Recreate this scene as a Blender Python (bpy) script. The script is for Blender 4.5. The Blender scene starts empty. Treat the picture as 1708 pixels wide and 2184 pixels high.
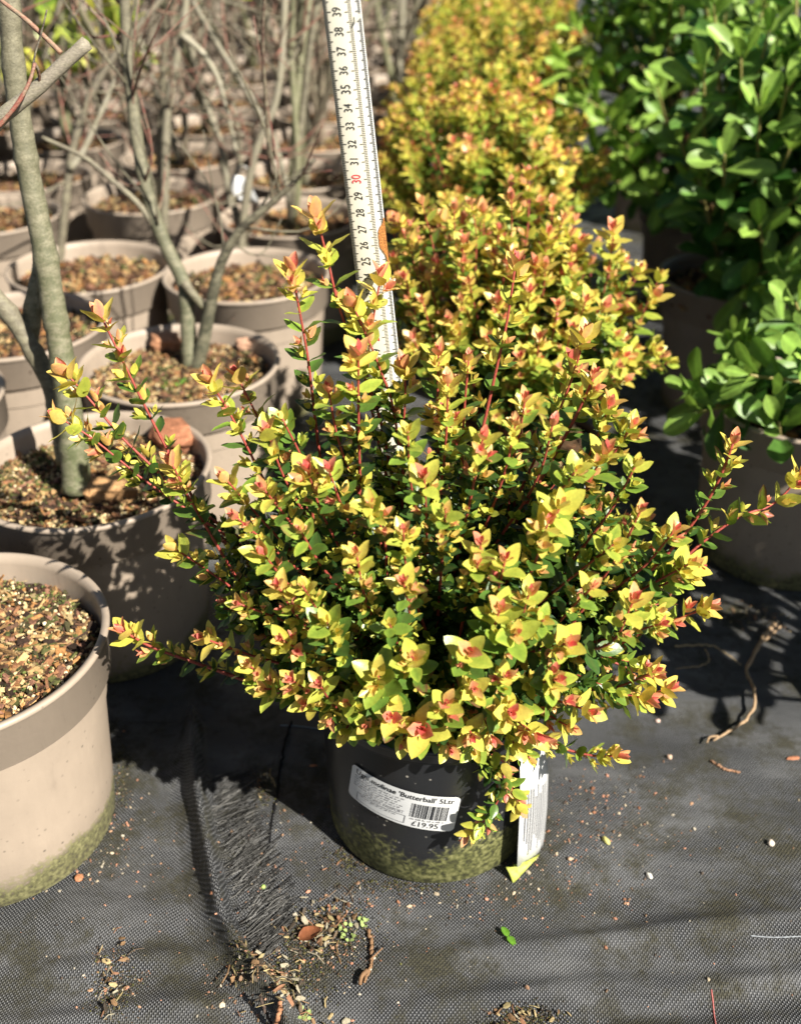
import bpy, math, random
import numpy as np
from mathutils import Vector, Matrix
from mathutils.bvhtree import BVHTree

R = math.radians
PI = math.pi
scene = bpy.context.scene
col = scene.collection
random.seed(11)
rng = np.random.default_rng(11)

# ------------------------------------------------------------------ camera
F, PITCH, CAMH, CAMY = 2250.0, R(32), 0.83, -0.762
cam_d = bpy.data.cameras.new('camera')
cam_d.sensor_fit = 'HORIZONTAL'
cam_d.sensor_width = 36
cam_d.lens = 36 * F / 1708
cam_d.clip_start = 0.02
cam_d.clip_end = 300
cam_d.dof.use_dof = True
cam_d.dof.focus_distance = 0.86
cam_d.dof.aperture_fstop = 5.8
cam = bpy.data.objects.new('camera', cam_d)
cam.location = (0, CAMY, CAMH)
cam.rotation_euler = (PI / 2 - PITCH, 0, 0)
col.objects.link(cam)
scene.camera = cam

# ------------------------------------------------------------------ sky and sun
SUN_AZ = Vector((0.72, -0.69))          # ground direction towards the sun: over the right shoulder
SUN_EL = R(41)
w = bpy.data.worlds.new('World')
scene.world = w
w.use_nodes = True
nt = w.node_tree
sky = nt.nodes.new('ShaderNodeTexSky')
sky.sky_type = 'NISHITA'
sky.sun_disc = False
sky.sun_elevation = SUN_EL
sky.sun_rotation = math.atan2(SUN_AZ.x, SUN_AZ.y)
nt.links.new(sky.outputs[0], nt.nodes['Background'].inputs[0])
nt.nodes['Background'].inputs[1].default_value = 0.030
sd = bpy.data.lights.new('sun', 'SUN')
sd.energy = 5.0
sd.angle = R(0.55)
sd.color = (1.0, 0.94, 0.84)
sun = bpy.data.objects.new('sun', sd)
sdir = Vector((SUN_AZ.x * math.cos(SUN_EL), SUN_AZ.y * math.cos(SUN_EL), math.sin(SUN_EL)))
sun.rotation_euler = sdir.to_track_quat('Z', 'Y').to_euler()
sun.location = sdir * 20
col.objects.link(sun)
vs = scene.view_settings
vs.view_transform = 'Standard'
vs.look = 'None'
vs.gamma = 1
vs.exposure = 1.2
try:
    vs.use_curve_mapping = False
except Exception:
    pass
scene.cycles.max_bounces = 8
scene.cycles.diffuse_bounces = 3
scene.cycles.glossy_bounces = 3
scene.cycles.transmission_bounces = 5
scene.cycles.transparent_max_bounces = 6
scene.cycles.use_denoising = True

# ------------------------------------------------------------------ rays of the camera: where a thing stands
CP, SP = math.cos(PITCH), math.sin(PITCH)
CAM = np.array([0, CAMY, CAMH])


def ray(x, y):
    u, v = (x - 854) / F, (y - 1092) / F
    return np.array([u, CP - v * SP, -SP - v * CP])


def at_z(x, y, z):
    d = ray(x, y)
    return CAM + d * ((z - CAMH) / d[2])


def at_y(x, y, wy):
    d = ray(x, y)
    return CAM + d * ((wy - CAMY) / d[1])


def at_ell(x, y, c, r):
    """Point where the line of sight meets the crown's ellipsoid (or passes it closest)."""
    d = ray(x, y)
    o = (CAM - c) / r
    e = d / r
    a, b, k = e @ e, e @ o, o @ o - 1
    disc = b * b - a * k
    t = (-b - math.sqrt(disc)) / a if disc > 0 else -b / a
    return CAM + d * t


def depth(p):
    q = np.asarray(p) - CAM
    return q[..., 1] * CP - q[..., 2] * SP


# ------------------------------------------------------------------ object helpers
def put(o, parent=None, label=None, cat=None, group=None, kind=None):
    col.objects.link(o)
    if parent is not None:
        o.parent = parent
    if label:
        o['label'] = label
    if cat:
        o['category'] = cat
    if group:
        o['group'] = group
    if kind:
        o['kind'] = kind
    return o


def empty(name, loc, label=None, cat=None, group=None):
    o = bpy.data.objects.new(name, None)
    o.empty_display_size = 0.05
    o.location = Vector([float(v) for v in loc])
    return put(o, None, label, cat, group)


def mesh_np(name, V, Fc, C=None, smooth=True):
    """V (n,3); Fc (m,4) or (m,3) or list of such arrays; C (n,3) colours."""
    me = bpy.data.meshes.new(name)
    V = np.asarray(V, dtype=np.float32)
    Fs = Fc if isinstance(Fc, list) else [Fc]
    Fs = [np.asarray(f, dtype=np.int32) for f in Fs if len(f)]
    nl = sum(f.size for f in Fs)
    npoly = sum(len(f) for f in Fs)
    me.vertices.add(len(V))
    me.vertices.foreach_set('co', V.ravel())
    me.loops.add(nl)
    me.loops.foreach_set('vertex_index', np.concatenate([f.ravel() for f in Fs]))
    me.polygons.add(npoly)
    tot = np.concatenate([np.full(len(f), f.shape[1], dtype=np.int32) for f in Fs])
    start = np.concatenate([[0], np.cumsum(tot)[:-1]]).astype(np.int32)
    me.polygons.foreach_set('loop_start', start)
    me.polygons.foreach_set('loop_total', tot)
    me.polygons.foreach_set('use_smooth', np.full(npoly, smooth))
    if C is not None:
        a = me.color_attributes.new('tint', 'FLOAT_COLOR', 'POINT')
        cc = np.ones((len(V), 4), dtype=np.float32)
        cc[:, :3] = C
        a.data.foreach_set('color', cc.ravel())
    me.update(calc_edges=True)
    return me


def mobj(name, V, Fc, mat, parent=None, C=None, smooth=True, origin=None, **kw):
    """A mesh object; V are world coordinates, parent an un-rotated thing."""
    base = np.zeros(3)
    if parent is not None:
        base = np.array(parent.matrix_basis.translation)
        q = parent.parent
        while q is not None:
            base = base + np.array(q.matrix_basis.translation)
            q = q.parent
    org = base if origin is None and parent is not None else (np.zeros(3) if origin is None else np.asarray(origin))
    me = mesh_np(name, np.asarray(V) - org, Fc, C, smooth)
    me.materials.append(mat)
    o = bpy.data.objects.new(name, me)
    o.location = Vector([float(v) for v in (org - base)])
    return put(o, parent, **kw)


def inst(name, me, parent, loc=(0, 0, 0), rot=(0, 0, 0), **kw):
    o = bpy.data.objects.new(name, me)
    o.location = loc
    o.rotation_euler = rot
    return put(o, parent, **kw)


# ------------------------------------------------------------------ materials
def new_mat(name):
    m = bpy.data.materials.new(name)
    m.use_nodes = True
    t = m.node_tree
    for n in list(t.nodes):
        t.nodes.remove(n)
    return m, t, t.nodes, t.links


def nd(t, typ, **kw):
    n = t.nodes.new(typ)
    for k, v in kw.items():
        if k.startswith('i_'):
            key = k[2:]
            key = int(key) if key.isdigit() else key.replace('_', ' ')
            n.inputs[key].default_value = v
        else:
            setattr(n, k, v)
    return n


def ramp(t, stops):
    n = t.nodes.new('ShaderNodeValToRGB')
    e = n.color_ramp.elements
    while len(e) > 1:
        e.remove(e[-1])
    e[0].position = stops[0][0]
    e[0].color = (*stops[0][1], 1)
    for p, c in stops[1:]:
        x = e.new(p)
        x.color = (*c, 1)
    return n


def mat_leaf(name, rough=0.36, transl=0.28, spec=0.5, bump=0.25, scale=420):
    m, t, N, L = new_mat(name)
    out = nd(t, 'ShaderNodeOutputMaterial')
    at = nd(t, 'ShaderNodeAttribute', attribute_name='tint')
    tc = nd(t, 'ShaderNodeTexCoord')
    nz = nd(t, 'ShaderNodeTexNoise', i_Scale=scale, i_Detail=2.0)
    L.new(tc.outputs['Object'], nz.inputs['Vector'])
    mr = nd(t, 'ShaderNodeMapRange')
    mr.inputs['To Min'].default_value = 0.72
    mr.inputs['To Max'].default_value = 1.22
    L.new(nz.outputs['Fac'], mr.inputs['Value'])
    mul = nd(t, 'ShaderNodeVectorMath', operation='SCALE')
    L.new(at.outputs['Color'], mul.inputs[0])
    L.new(mr.outputs[0], mul.inputs['Scale'])
    b = nd(t, 'ShaderNodeBump', i_Strength=bump, i_Distance=0.0006)
    L.new(nz.outputs['Fac'], b.inputs['Height'])
    p = nd(t, 'ShaderNodeBsdfPrincipled', i_Roughness=rough)
    p.inputs['Specular IOR Level'].default_value = spec
    L.new(mul.outputs[0], p.inputs['Base Color'])
    L.new(b.outputs[0], p.inputs['Normal'])
    tr = nd(t, 'ShaderNodeBsdfTranslucent')
    sat = nd(t, 'ShaderNodeHueSaturation', i_Saturation=1.05, i_Value=1.2)
    L.new(mul.outputs[0], sat.inputs['Color'])
    L.new(sat.outputs[0], tr.inputs['Color'])
    mx = nd(t, 'ShaderNodeMixShader')
    mx.inputs[0].default_value = transl
    L.new(p.outputs[0], mx.inputs[1])
    L.new(tr.outputs[0], mx.inputs[2])
    L.new(mx.outputs[0], out.inputs[0])
    return m


def mat_tint(name, rough=0.7, spec=0.3, nscale=300, lo=0.7, hi=1.3, bump=0.4, dist=0.001):
    """Colour from the mesh's own tint attribute, broken up by grain."""
    m, t, N, L = new_mat(name)
    out = nd(t, 'ShaderNodeOutputMaterial')
    at = nd(t, 'ShaderNodeAttribute', attribute_name='tint')
    tc = nd(t, 'ShaderNodeTexCoord')
    nz = nd(t, 'ShaderNodeTexNoise', i_Scale=nscale, i_Detail=4.0)
    L.new(tc.outputs['Object'], nz.inputs['Vector'])
    mr = nd(t, 'ShaderNodeMapRange')
    mr.inputs['From Min'].default_value = 0.25
    mr.inputs['From Max'].default_value = 0.75
    mr.inputs['To Min'].default_value = lo
    mr.inputs['To Max'].default_value = hi
    L.new(nz.outputs['Fac'], mr.inputs['Value'])
    mul = nd(t, 'ShaderNodeVectorMath', operation='SCALE')
    L.new(at.outputs['Color'], mul.inputs[0])
    L.new(mr.outputs[0], mul.inputs['Scale'])
    b = nd(t, 'ShaderNodeBump', i_Strength=bump, i_Distance=dist)
    L.new(nz.outputs['Fac'], b.inputs['Height'])
    p = nd(t, 'ShaderNodeBsdfPrincipled', i_Roughness=rough)
    p.inputs['Specular IOR Level'].default_value = spec
    L.new(mul.outputs[0], p.inputs['Base Color'])
    L.new(b.outputs[0], p.inputs['Normal'])
    L.new(p.outputs[0], out.inputs[0])
    return m


def mat_plain(name, c, rough=0.6, spec=0.4, nscale=60, var=0.15, bump=0.1, transl=0):
    m, t, N, L = new_mat(name)
    out = nd(t, 'ShaderNodeOutputMaterial')
    tc = nd(t, 'ShaderNodeTexCoord')
    nz = nd(t, 'ShaderNodeTexNoise', i_Scale=nscale, i_Detail=5.0)
    L.new(tc.outputs['Object'], nz.inputs['Vector'])
    rp = ramp(t, [(0.3, tuple(x * (1 - var) for x in c)), (0.7, tuple(min(1, x * (1 + var)) for x in c))])
    L.new(nz.outputs['Fac'], rp.inputs[0])
    b = nd(t, 'ShaderNodeBump', i_Strength=bump, i_Distance=0.001)
    L.new(nz.outputs['Fac'], b.inputs['Height'])
    p = nd(t, 'ShaderNodeBsdfPrincipled', i_Roughness=rough)
    p.inputs['Specular IOR Level'].default_value = spec
    L.new(rp.outputs[0], p.inputs['Base Color'])
    L.new(b.outputs[0], p.inputs['Normal'])
    L.new(p.outputs[0], out.inputs[0])
    return m


def mat_pot(name, base, rough, algae, algae_top, speck=0.5, spec=0.4):
    """Moulded plastic with dust, water spots and algae that grows up from the foot of the pot."""
    m, t, N, L = new_mat(name)
    out = nd(t, 'ShaderNodeOutputMaterial')
    tc = nd(t, 'ShaderNodeTexCoord')
    sep = nd(t, 'ShaderNodeSeparateXYZ')
    L.new(tc.outputs['Object'], sep.inputs[0])
    n1 = nd(t, 'ShaderNodeTexNoise', i_Scale=14.0, i_Detail=6.0)
    n2 = nd(t, 'ShaderNodeTexNoise', i_Scale=220.0, i_Detail=4.0)
    n3 = nd(t, 'ShaderNodeTexVoronoi', i_Scale=95.0)
    mp = nd(t, 'ShaderNodeMapping')
    mp.inputs['Scale'].default_value = (1, 1, 0.28)
    L.new(tc.outputs['Object'], mp.inputs[0])
    n4 = nd(t, 'ShaderNodeTexNoise', i_Scale=38.0, i_Detail=8.0, i_Roughness=0.7)
    L.new(mp.outputs[0], n4.inputs['Vector'])
    for n in (n1, n2, n3):
        L.new(tc.outputs['Object'], n.inputs['Vector'])
    rp = ramp(t, [(0.30, tuple(x * 0.66 for x in base)), (0.42, tuple(x * 0.92 for x in base)), (0.55, base), (0.72, tuple(x * 1.18 for x in base))])
    mixn = nd(t, 'ShaderNodeMath', operation='ADD')
    L.new(n1.outputs['Fac'], mixn.inputs[0])
    L.new(n4.outputs['Fac'], mixn.inputs[1])
    half = nd(t, 'ShaderNodeMath', operation='MULTIPLY')
    half.inputs[1].default_value = 0.5
    L.new(mixn.outputs[0], half.inputs[0])
    L.new(half.outputs[0], rp.inputs[0])
    # water spots and grit
    sp = ramp(t, [(0.0, (1, 1, 1)), (0.10, (1, 1, 1)), (0.17, (0, 0, 0))])
    L.new(n3.outputs['Distance'], sp.inputs[0])
    spm = nd(t, 'ShaderNodeMath', operation='MULTIPLY')
    gate = ramp(t, [(0.42, (0, 0, 0)), (0.58, (1, 1, 1))])
    L.new(n1.outputs['Fac'], gate.inputs[0])
    L.new(sp.outputs[0], spm.inputs[0])
    L.new(gate.outputs[0], spm.inputs[1])
    spm2 = nd(t, 'ShaderNodeMath', operation='MULTIPLY')
    spm2.inputs[1].default_value = speck
    L.new(spm.outputs[0], spm2.inputs[0])
    m1 = nd(t, 'ShaderNodeMix', data_type='RGBA')
    L.new(spm2.outputs[0], m1.inputs['Factor'])
    L.new(rp.outputs[0], m1.inputs['A'])
    m1.inputs['B'].default_value = (0.30, 0.28, 0.24, 1) if base[0] < 0.1 else (0.11, 0.095, 0.075, 1)
    # algae
    zz = nd(t, 'ShaderNodeMath', operation='MULTIPLY')
    zz.inputs[1].default_value = 1.0 / algae_top
    L.new(sep.outputs['Z'], zz.inputs[0])
    sub = nd(t, 'ShaderNodeMath', operation='SUBTRACT')
    sub.inputs[0].default_value = 1.22
    L.new(zz.outputs[0], sub.inputs[1])
    nsum = nd(t, 'ShaderNodeMath', operation='MULTIPLY_ADD')
    nsum.inputs[1].default_value = 2.6
    L.new(n1.outputs['Fac'], nsum.inputs[0])
    L.new(sub.outputs[0], nsum.inputs[2])
    nsum2 = nd(t, 'ShaderNodeMath', operation='MULTIPLY_ADD')
    nsum2.inputs[1].default_value = 0.9
    L.new(n2.outputs['Fac'], nsum2.inputs[0])
    L.new(nsum.outputs[0], nsum2.inputs[2])
    ar = ramp(t, [(0.0, (0, 0, 0)), (0.34, (0, 0, 0)), (0.75, (1, 1, 1))])
    shift = nd(t, 'ShaderNodeMath', operation='SUBTRACT')
    shift.inputs[1].default_value = 1.62
    L.new(nsum2.outputs[0], shift.inputs[0])
    L.new(shift.outputs[0], ar.inputs[0])
    am = nd(t, 'ShaderNodeMath', operation='MULTIPLY')
    am.inputs[1].default_value = algae
    L.new(ar.outputs[0], am.inputs[0])
    ac = ramp(t, [(0.35, (0.035, 0.036, 0.012)), (0.5, (0.11, 0.115, 0.035)), (0.68, (0.24, 0.235, 0.095))])
    L.new(n2.outputs['Fac'], ac.inputs[0])
    m2 = nd(t, 'ShaderNodeMix', data_type='RGBA')
    L.new(am.outputs[0], m2.inputs['Factor'])
    L.new(m1.outputs['Result'], m2.inputs['A'])
    L.new(ac.outputs[0], m2.inputs['B'])
    p = nd(t, 'ShaderNodeBsdfPrincipled')
    p.inputs['Specular IOR Level'].default_value = spec
    rr = nd(t, 'ShaderNodeMath', operation='MULTIPLY_ADD')
    rr.inputs[1].default_value = 0.4
    rr.inputs[2].default_value = rough
    L.new(am.outputs[0], rr.inputs[0])
    L.new(rr.outputs[0], p.inputs['Roughness'])
    L.new(m2.outputs['Result'], p.inputs['Base Color'])
    b = nd(t, 'ShaderNodeBump', i_Strength=0.12, i_Distance=0.001)
    L.new(n2.outputs['Fac'], b.inputs['Height'])
    L.new(b.outputs[0], p.inputs['Normal'])
    L.new(p.outputs[0], out.inputs[0])
    return m


def mat_ground():
    m, t, N, L = new_mat('woven_fabric')
    out = nd(t, 'ShaderNodeOutputMaterial')
    tc = nd(t, 'ShaderNodeTexCoord')
    # a little wander so the threads are not ruled
    wn = nd(t, 'ShaderNodeTexNoise', i_Scale=9.0, i_Detail=2.0)
    L.new(tc.outputs['Object'], wn.inputs['Vector'])
    wv = nd(t, 'ShaderNodeVectorMath', operation='MULTIPLY_ADD')
    wv.inputs[1].default_value = (0.009, 0.009, 0)
    L.new(wn.outputs['Color'], wv.inputs[0])
    L.new(tc.outputs['Object'], wv.inputs[2])
    sep = nd(t, 'ShaderNodeSeparateXYZ')
    L.new(wv.outputs[0], sep.inputs[0])

    def sine(sock, k, ph=0.0):
        a = nd(t, 'ShaderNodeMath', operation='MULTIPLY_ADD')
        a.inputs[1].default_value = k
        a.inputs[2].default_value = ph
        L.new(sock, a.inputs[0])
        s = nd(t, 'ShaderNodeMath', operation='SINE')
        L.new(a.outputs[0], s.inputs[0])
        return s
    P = 0.0036
    sx = sine(sep.outputs['X'], 2 * PI / P)
    sy = sine(sep.outputs['Y'], 2 * PI / (P * 1.05))
    pr = nd(t, 'ShaderNodeMath', operation='MULTIPLY')
    L.new(sx.outputs[0], pr.inputs[0])
    L.new(sy.outputs[0], pr.inputs[1])
    ab = nd(t, 'ShaderNodeMath', operation='MULTIPLY_ADD')
    ab.inputs[1].default_value = 0.5
    ab.inputs[2].default_value = 0.5
    L.new(pr.outputs[0], ab.inputs[0])
    sx2 = sine(sep.outputs['X'], 4 * PI / P, 0.7)
    rib = nd(t, 'ShaderNodeMath', operation='MULTIPLY_ADD')
    rib.inputs[1].default_value = 0.30
    L.new(sx2.outputs[0], rib.inputs[0])
    L.new(ab.outputs[0], rib.inputs[2])
    # dirt
    n1 = nd(t, 'ShaderNodeTexNoise', i_Scale=5.5, i_Detail=7.0, i_Roughness=0.62)
    n2 = nd(t, 'ShaderNodeTexNoise', i_Scale=13.0, i_Detail=9.0, i_Roughness=0.76)
    n3 = nd(t, 'ShaderNodeTexNoise', i_Scale=420.0, i_Detail=3.0)
    mp = nd(t, 'ShaderNodeMapping')
    mp.inputs['Location'].default_value = (3.3, 1.7, 0)
    L.new(tc.outputs['Object'], mp.inputs[0])
    mp1 = nd(t, 'ShaderNodeMapping')
    mp1.inputs['Scale'].default_value = (1, 2.6, 1)
    mp1.inputs['Rotation'].default_value = (0, 0, 0.12)
    L.new(tc.outputs['Object'], mp1.inputs[0])
    L.new(mp1.outputs[0], n1.inputs['Vector'])
    L.new(tc.outputs['Object'], n3.inputs['Vector'])
    L.new(mp.outputs[0], n2.inputs['Vector'])
    fab = ramp(t, [(0.2, (0.010, 0.011, 0.012)), (0.60, (0.034, 0.036, 0.039)), (0.85, (0.085, 0.087, 0.092)), (1.0, (0.26, 0.265, 0.27))])  # weave glints painted in: palest on thread crests, darkest in the gaps
    L.new(rib.outputs[0], fab.inputs[0])
    dust = nd(t, 'ShaderNodeMix', data_type='RGBA')
    dr = ramp(t, [(0.46, (0, 0, 0)), (0.70, (0.62, 0.62, 0.62))])
    L.new(n1.outputs['Fac'], dr.inputs[0])
    L.new(dr.outputs[0], dust.inputs['Factor'])
    L.new(fab.outputs[0], dust.inputs['A'])
    dust.inputs['B'].default_value = (0.175, 0.178, 0.182, 1)
    moss = nd(t, 'ShaderNodeMix', data_type='RGBA')
    msr = ramp(t, [(0.47, (0, 0, 0)), (0.60, (0.88, 0.88, 0.88))])
    L.new(n2.outputs['Fac'], msr.inputs[0])
    L.new(msr.outputs[0], moss.inputs['Factor'])
    L.new(dust.outputs['Result'], moss.inputs['A'])
    mc = ramp(t, [(0.3, (0.016, 0.015, 0.009)), (0.7, (0.052, 0.048, 0.024))])
    L.new(n3.outputs['Fac'], mc.inputs[0])
    L.new(mc.outputs[0], moss.inputs['B'])
    p = nd(t, 'ShaderNodeBsdfPrincipled')
    p.inputs['Specular IOR Level'].default_value = 0.42
    rgh = nd(t, 'ShaderNodeMapRange')
    rgh.inputs['To Min'].default_value = 0.42
    rgh.inputs['To Max'].default_value = 0.92
    L.new(msr.outputs[0], rgh.inputs['Value'])
    L.new(rgh.outputs[0], p.inputs['Roughness'])
    L.new(moss.outputs['Result'], p.inputs['Base Color'])
    hs = nd(t, 'ShaderNodeMath', operation='MULTIPLY_ADD')
    hs.inputs[1].default_value = 0.6
    L.new(n3.outputs['Fac'], hs.inputs[0])
    L.new(rib.outputs[0], hs.inputs[2])
    b = nd(t, 'ShaderNodeBump', i_Strength=0.85, i_Distance=0.0014)
    L.new(hs.outputs[0], b.inputs['Height'])
    L.new(b.outputs[0], p.inputs['Normal'])
    L.new(p.outputs[0], out.inputs[0])
    return m


def mat_bark():
    m, t, N, L = new_mat('young_bark')
    out = nd(t, 'ShaderNodeOutputMaterial')
    at = nd(t, 'ShaderNodeAttribute', attribute_name='tint')
    tc = nd(t, 'ShaderNodeTexCoord')
    n1 = nd(t, 'ShaderNodeTexNoise', i_Scale=48.0, i_Detail=8.0, i_Roughness=0.78)
    n2 = nd(t, 'ShaderNodeTexNoise', i_Scale=420.0, i_Detail=3.0)
    mp = nd(t, 'ShaderNodeMapping')
    mp.inputs['Scale'].default_value = (1, 1, 2.2)
    L.new(tc.outputs['Object'], mp.inputs[0])
    L.new(mp.outputs[0], n1.inputs['Vector'])
    L.new(mp.outputs[0], n2.inputs['Vector'])
    mx = nd(t, 'ShaderNodeMix', data_type='RGBA')
    rp = ramp(t, [(0.44, (0, 0, 0)), (0.60, (0.8, 0.8, 0.8))])
    L.new(n1.outputs['Fac'], rp.inputs[0])
    L.new(rp.outputs[0], mx.inputs['Factor'])
    L.new(at.outputs['Color'], mx.inputs['A'])
    mx.inputs['B'].default_value = (0.25, 0.23, 0.155, 1)
    mr = nd(t, 'ShaderNodeMapRange')
    mr.inputs['To Min'].default_value = 0.4
    mr.inputs['To Max'].default_value = 1.5
    L.new(n2.outputs['Fac'], mr.inputs['Value'])
    mul = nd(t, 'ShaderNodeVectorMath', operation='SCALE')
    L.new(mx.outputs['Result'], mul.inputs[0])
    L.new(mr.outputs[0], mul.inputs['Scale'])
    p = nd(t, 'ShaderNodeBsdfPrincipled', i_Roughness=0.62)
    p.inputs['Specular IOR Level'].default_value = 0.35
    L.new(mul.outputs[0], p.inputs['Base Color'])
    ad = nd(t, 'ShaderNodeMath', operation='ADD')
    L.new(n1.outputs['Fac'], ad.inputs[0])
    L.new(n2.outputs['Fac'], ad.inputs[1])
    b = nd(t, 'ShaderNodeBump', i_Strength=0.5, i_Distance=0.0012)
    L.new(ad.outputs[0], b.inputs['Height'])
    L.new(b.outputs[0], p.inputs['Normal'])
    L.new(p.outputs[0], out.inputs[0])
    return m


M_LEAF = mat_leaf('shrub_leaf', rough=0.36, transl=0.24, spec=0.45)
M_BIG = mat_leaf('evergreen_leaf', rough=0.46, transl=0.28, bump=0.35, scale=160)
M_STEM = mat_tint('stem_skin', rough=0.5, spec=0.4, nscale=500)
M_BARK = mat_bark()
M_CHIP = mat_tint('bark_chip', rough=0.8, spec=0.2, nscale=500, lo=0.55, hi=1.4)
M_CRUMB = mat_tint('crumb', rough=0.75, spec=0.3, nscale=700)
M_FIBRE = mat_tint('fibre', rough=0.42, spec=0.55, nscale=500)
M_TAUPE = mat_pot('taupe_plastic', (0.335, 0.272, 0.212), 0.5, 0.85, 0.035, 0.75)
M_BROWN = mat_pot('brown_plastic', (0.23, 0.185, 0.148), 0.5, 0.5, 0.03, 0.3)
M_BLACK = mat_pot('black_plastic', (0.016, 0.017, 0.019), 0.33, 0.95, 0.050, 0.9, 0.5)
M_SOIL = mat_plain('compost', (0.075, 0.045, 0.024), 0.95, 0.15, 160, 0.6, 0.8)
M_GROUND = mat_ground()
M_PAPER = mat_plain('label_paper', (0.60, 0.61, 0.61), 0.38, 0.5, 40, 0.05, 0.02)
M_INK = mat_plain('black_ink', (0.022, 0.022, 0.024), 0.55, 0.3, 50, 0.1, 0)
M_GREYINK = mat_plain('grey_ink', (0.22, 0.22, 0.23), 0.55, 0.3, 50, 0.1, 0)
M_REDINK = mat_plain('red_ink', (0.62, 0.035, 0.05), 0.5, 0.3, 50, 0.1, 0)
M_RULE = mat_plain('rule_enamel', (0.58, 0.55, 0.45), 0.40, 0.5, 22, 0.05, 0.02)
M_RULEWHITE = mat_plain('rule_white', (0.63, 0.63, 0.60), 0.36, 0.5, 22, 0.04, 0.02)
M_RUST = mat_plain('rust', (0.40, 0.17, 0.05), 0.8, 0.2, 900, 0.7, 0.4)
M_TICK = mat_plain('tick_ink', (0.05, 0.046, 0.036), 0.55, 0.3, 50, 0.1, 0)
M_ALGAETAG = mat_plain('algae_on_tag', (0.42, 0.46, 0.09), 0.6, 0.3, 190, 0.5, 0.2)
M_ROOT = mat_tint('root_skin', rough=0.75, spec=0.2, nscale=260)

# ------------------------------------------------------------------ geometry helpers
def unit(a):
    return a / np.maximum(np.linalg.norm(a, axis=-1, keepdims=True), 1e-9)


def smooth_path(P, n):
    """Catmull-Rom through the points, n samples evenly along it."""
    P = np.asarray(P, dtype=float)
    if len(P) == 2:
        P = np.array([P[0], (P[0] + P[1]) / 2, P[1]])
    Q = np.vstack([2 * P[0] - P[1], P, 2 * P[-1] - P[-2]])
    out = []
    for i in range(1, len(Q) - 2):
        for s in np.linspace(0, 1, 14, endpoint=False):
            a, b, c, d = Q[i - 1], Q[i], Q[i + 1], Q[i + 2]
            out.append(0.5 * (2 * b + (c - a) * s + (2 * a - 5 * b + 4 * c - d) * s * s + (3 * b - a - 3 * c + d) * s ** 3))
    out.append(Q[-2])
    out = np.array(out)
    L = np.concatenate([[0], np.cumsum(np.linalg.norm(np.diff(out, axis=0), axis=1))])
    tt = np.linspace(0, L[-1], n)
    return np.stack([np.interp(tt, L, out[:, k]) for k in range(3)], axis=1), L[-1]


def tube(P, rad, sides=7, cols=None, cap=True):
    """Tapered tube along the points; returns V, F(quads), F(tris), C."""
    P = np.asarray(P, dtype=float)
    n = len(P)
    rad = np.broadcast_to(np.asarray(rad, dtype=float), (n,))
    T = unit(np.gradient(P, axis=0))
    u = np.cross(T[0], [0.3, 0.2, 1.0] if abs(T[0][2]) < 0.9 else [1.0, 0.1, 0])
    u = u / np.linalg.norm(u)
    V = []
    an = np.linspace(0, 2 * PI, sides, endpoint=False)
    for i in range(n):
        u = u - T[i] * (u @ T[i])
        u = u / max(np.linalg.norm(u), 1e-9)
        v = np.cross(T[i], u)
        V.append(P[i] + rad[i] * (np.cos(an)[:, None] * u + np.sin(an)[:, None] * v))
    V = np.vstack(V)
    i = np.arange(n - 1)[:, None] * sides
    j = np.arange(sides)[None, :]
    k = (j + 1) % sides
    Fq = np.stack([i + j, i + k, i + sides + k, i + sides + j], axis=-1).reshape(-1, 4)
    V = np.vstack([V, P[0], P[-1] + T[-1] * rad[-1] * 0.3])
    jj = np.arange(sides)
    kk = (jj + 1) % sides
    b = (n - 1) * sides
    Ft = np.vstack([np.stack([kk, jj, np.full(sides, n * sides)], 1), np.stack([b + jj, b + kk, np.full(sides, n * sides + 1)], 1)])
    C = None
    if cols is not None:
        c = np.broadcast_to(np.asarray(cols, dtype=float), (n, 3))
        C = np.vstack([np.repeat(c, sides, axis=0), c[:1], c[-1:]])
    return V, Fq, Ft, C


class Acc:
    """Gathers shapes into one mesh."""
    def __init__(self):
        self.V, self.Q, self.T, self.C, self.n = [], [], [], [], 0

    def add(self, V, Q=None, T=None, C=None):
        V = np.asarray(V, dtype=float).reshape(-1, 3)
        if Q is not None and len(Q):
            self.Q.append(np.asarray(Q) + self.n)
        if T is not None and len(T):
            self.T.append(np.asarray(T) + self.n)
        self.V.append(V)
        if C is not None:
            self.C.append(np.broadcast_to(np.asarray(C, dtype=float), (len(V), 3)))
        self.n += len(V)

    def tube(self, P, rad, sides=7, cols=None):
        V, Q, T, C = tube(P, rad, sides, cols)
        self.add(V, Q, T, C)

    def obj(self, name, mat, parent=None, smooth=True, **kw):
        F = []
        if self.Q:
            F.append(np.vstack(self.Q))
        if self.T:
            F.append(np.vstack(self.T))
        return mobj(name, np.vstack(self.V), F, mat, parent, np.vstack(self.C) if self.C else None, smooth, **kw)

    def mesh(self, name, mat, smooth=True):
        F = []
        if self.Q:
            F.append(np.vstack(self.Q))
        if self.T:
            F.append(np.vstack(self.T))
        me = mesh_np(name, np.vstack(self.V), F, np.vstack(self.C) if self.C else None, smooth)
        me.materials.append(mat)
        return me


def lathe(prof, seg=64, wob=0.0, ph=0.0):
    prof = np.asarray(prof, dtype=float)
    a = np.linspace(0, 2 * PI, seg, endpoint=False)
    rr = prof[:, 0][:, None] * (1 + wob * np.sin(2 * a + ph)[None, :])
    V = np.stack([rr * np.cos(a), rr * np.sin(a), np.broadcast_to(prof[:, 1][:, None], rr.shape)], axis=-1).reshape(-1, 3)
    i = np.arange(len(prof) - 1)[:, None] * seg
    j = np.arange(seg)[None, :]
    k = (j + 1) % seg
    Fq = np.stack([i + j, i + k, i + seg + k, i + seg + j], axis=-1).reshape(-1, 4)
    return V, Fq


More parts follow.
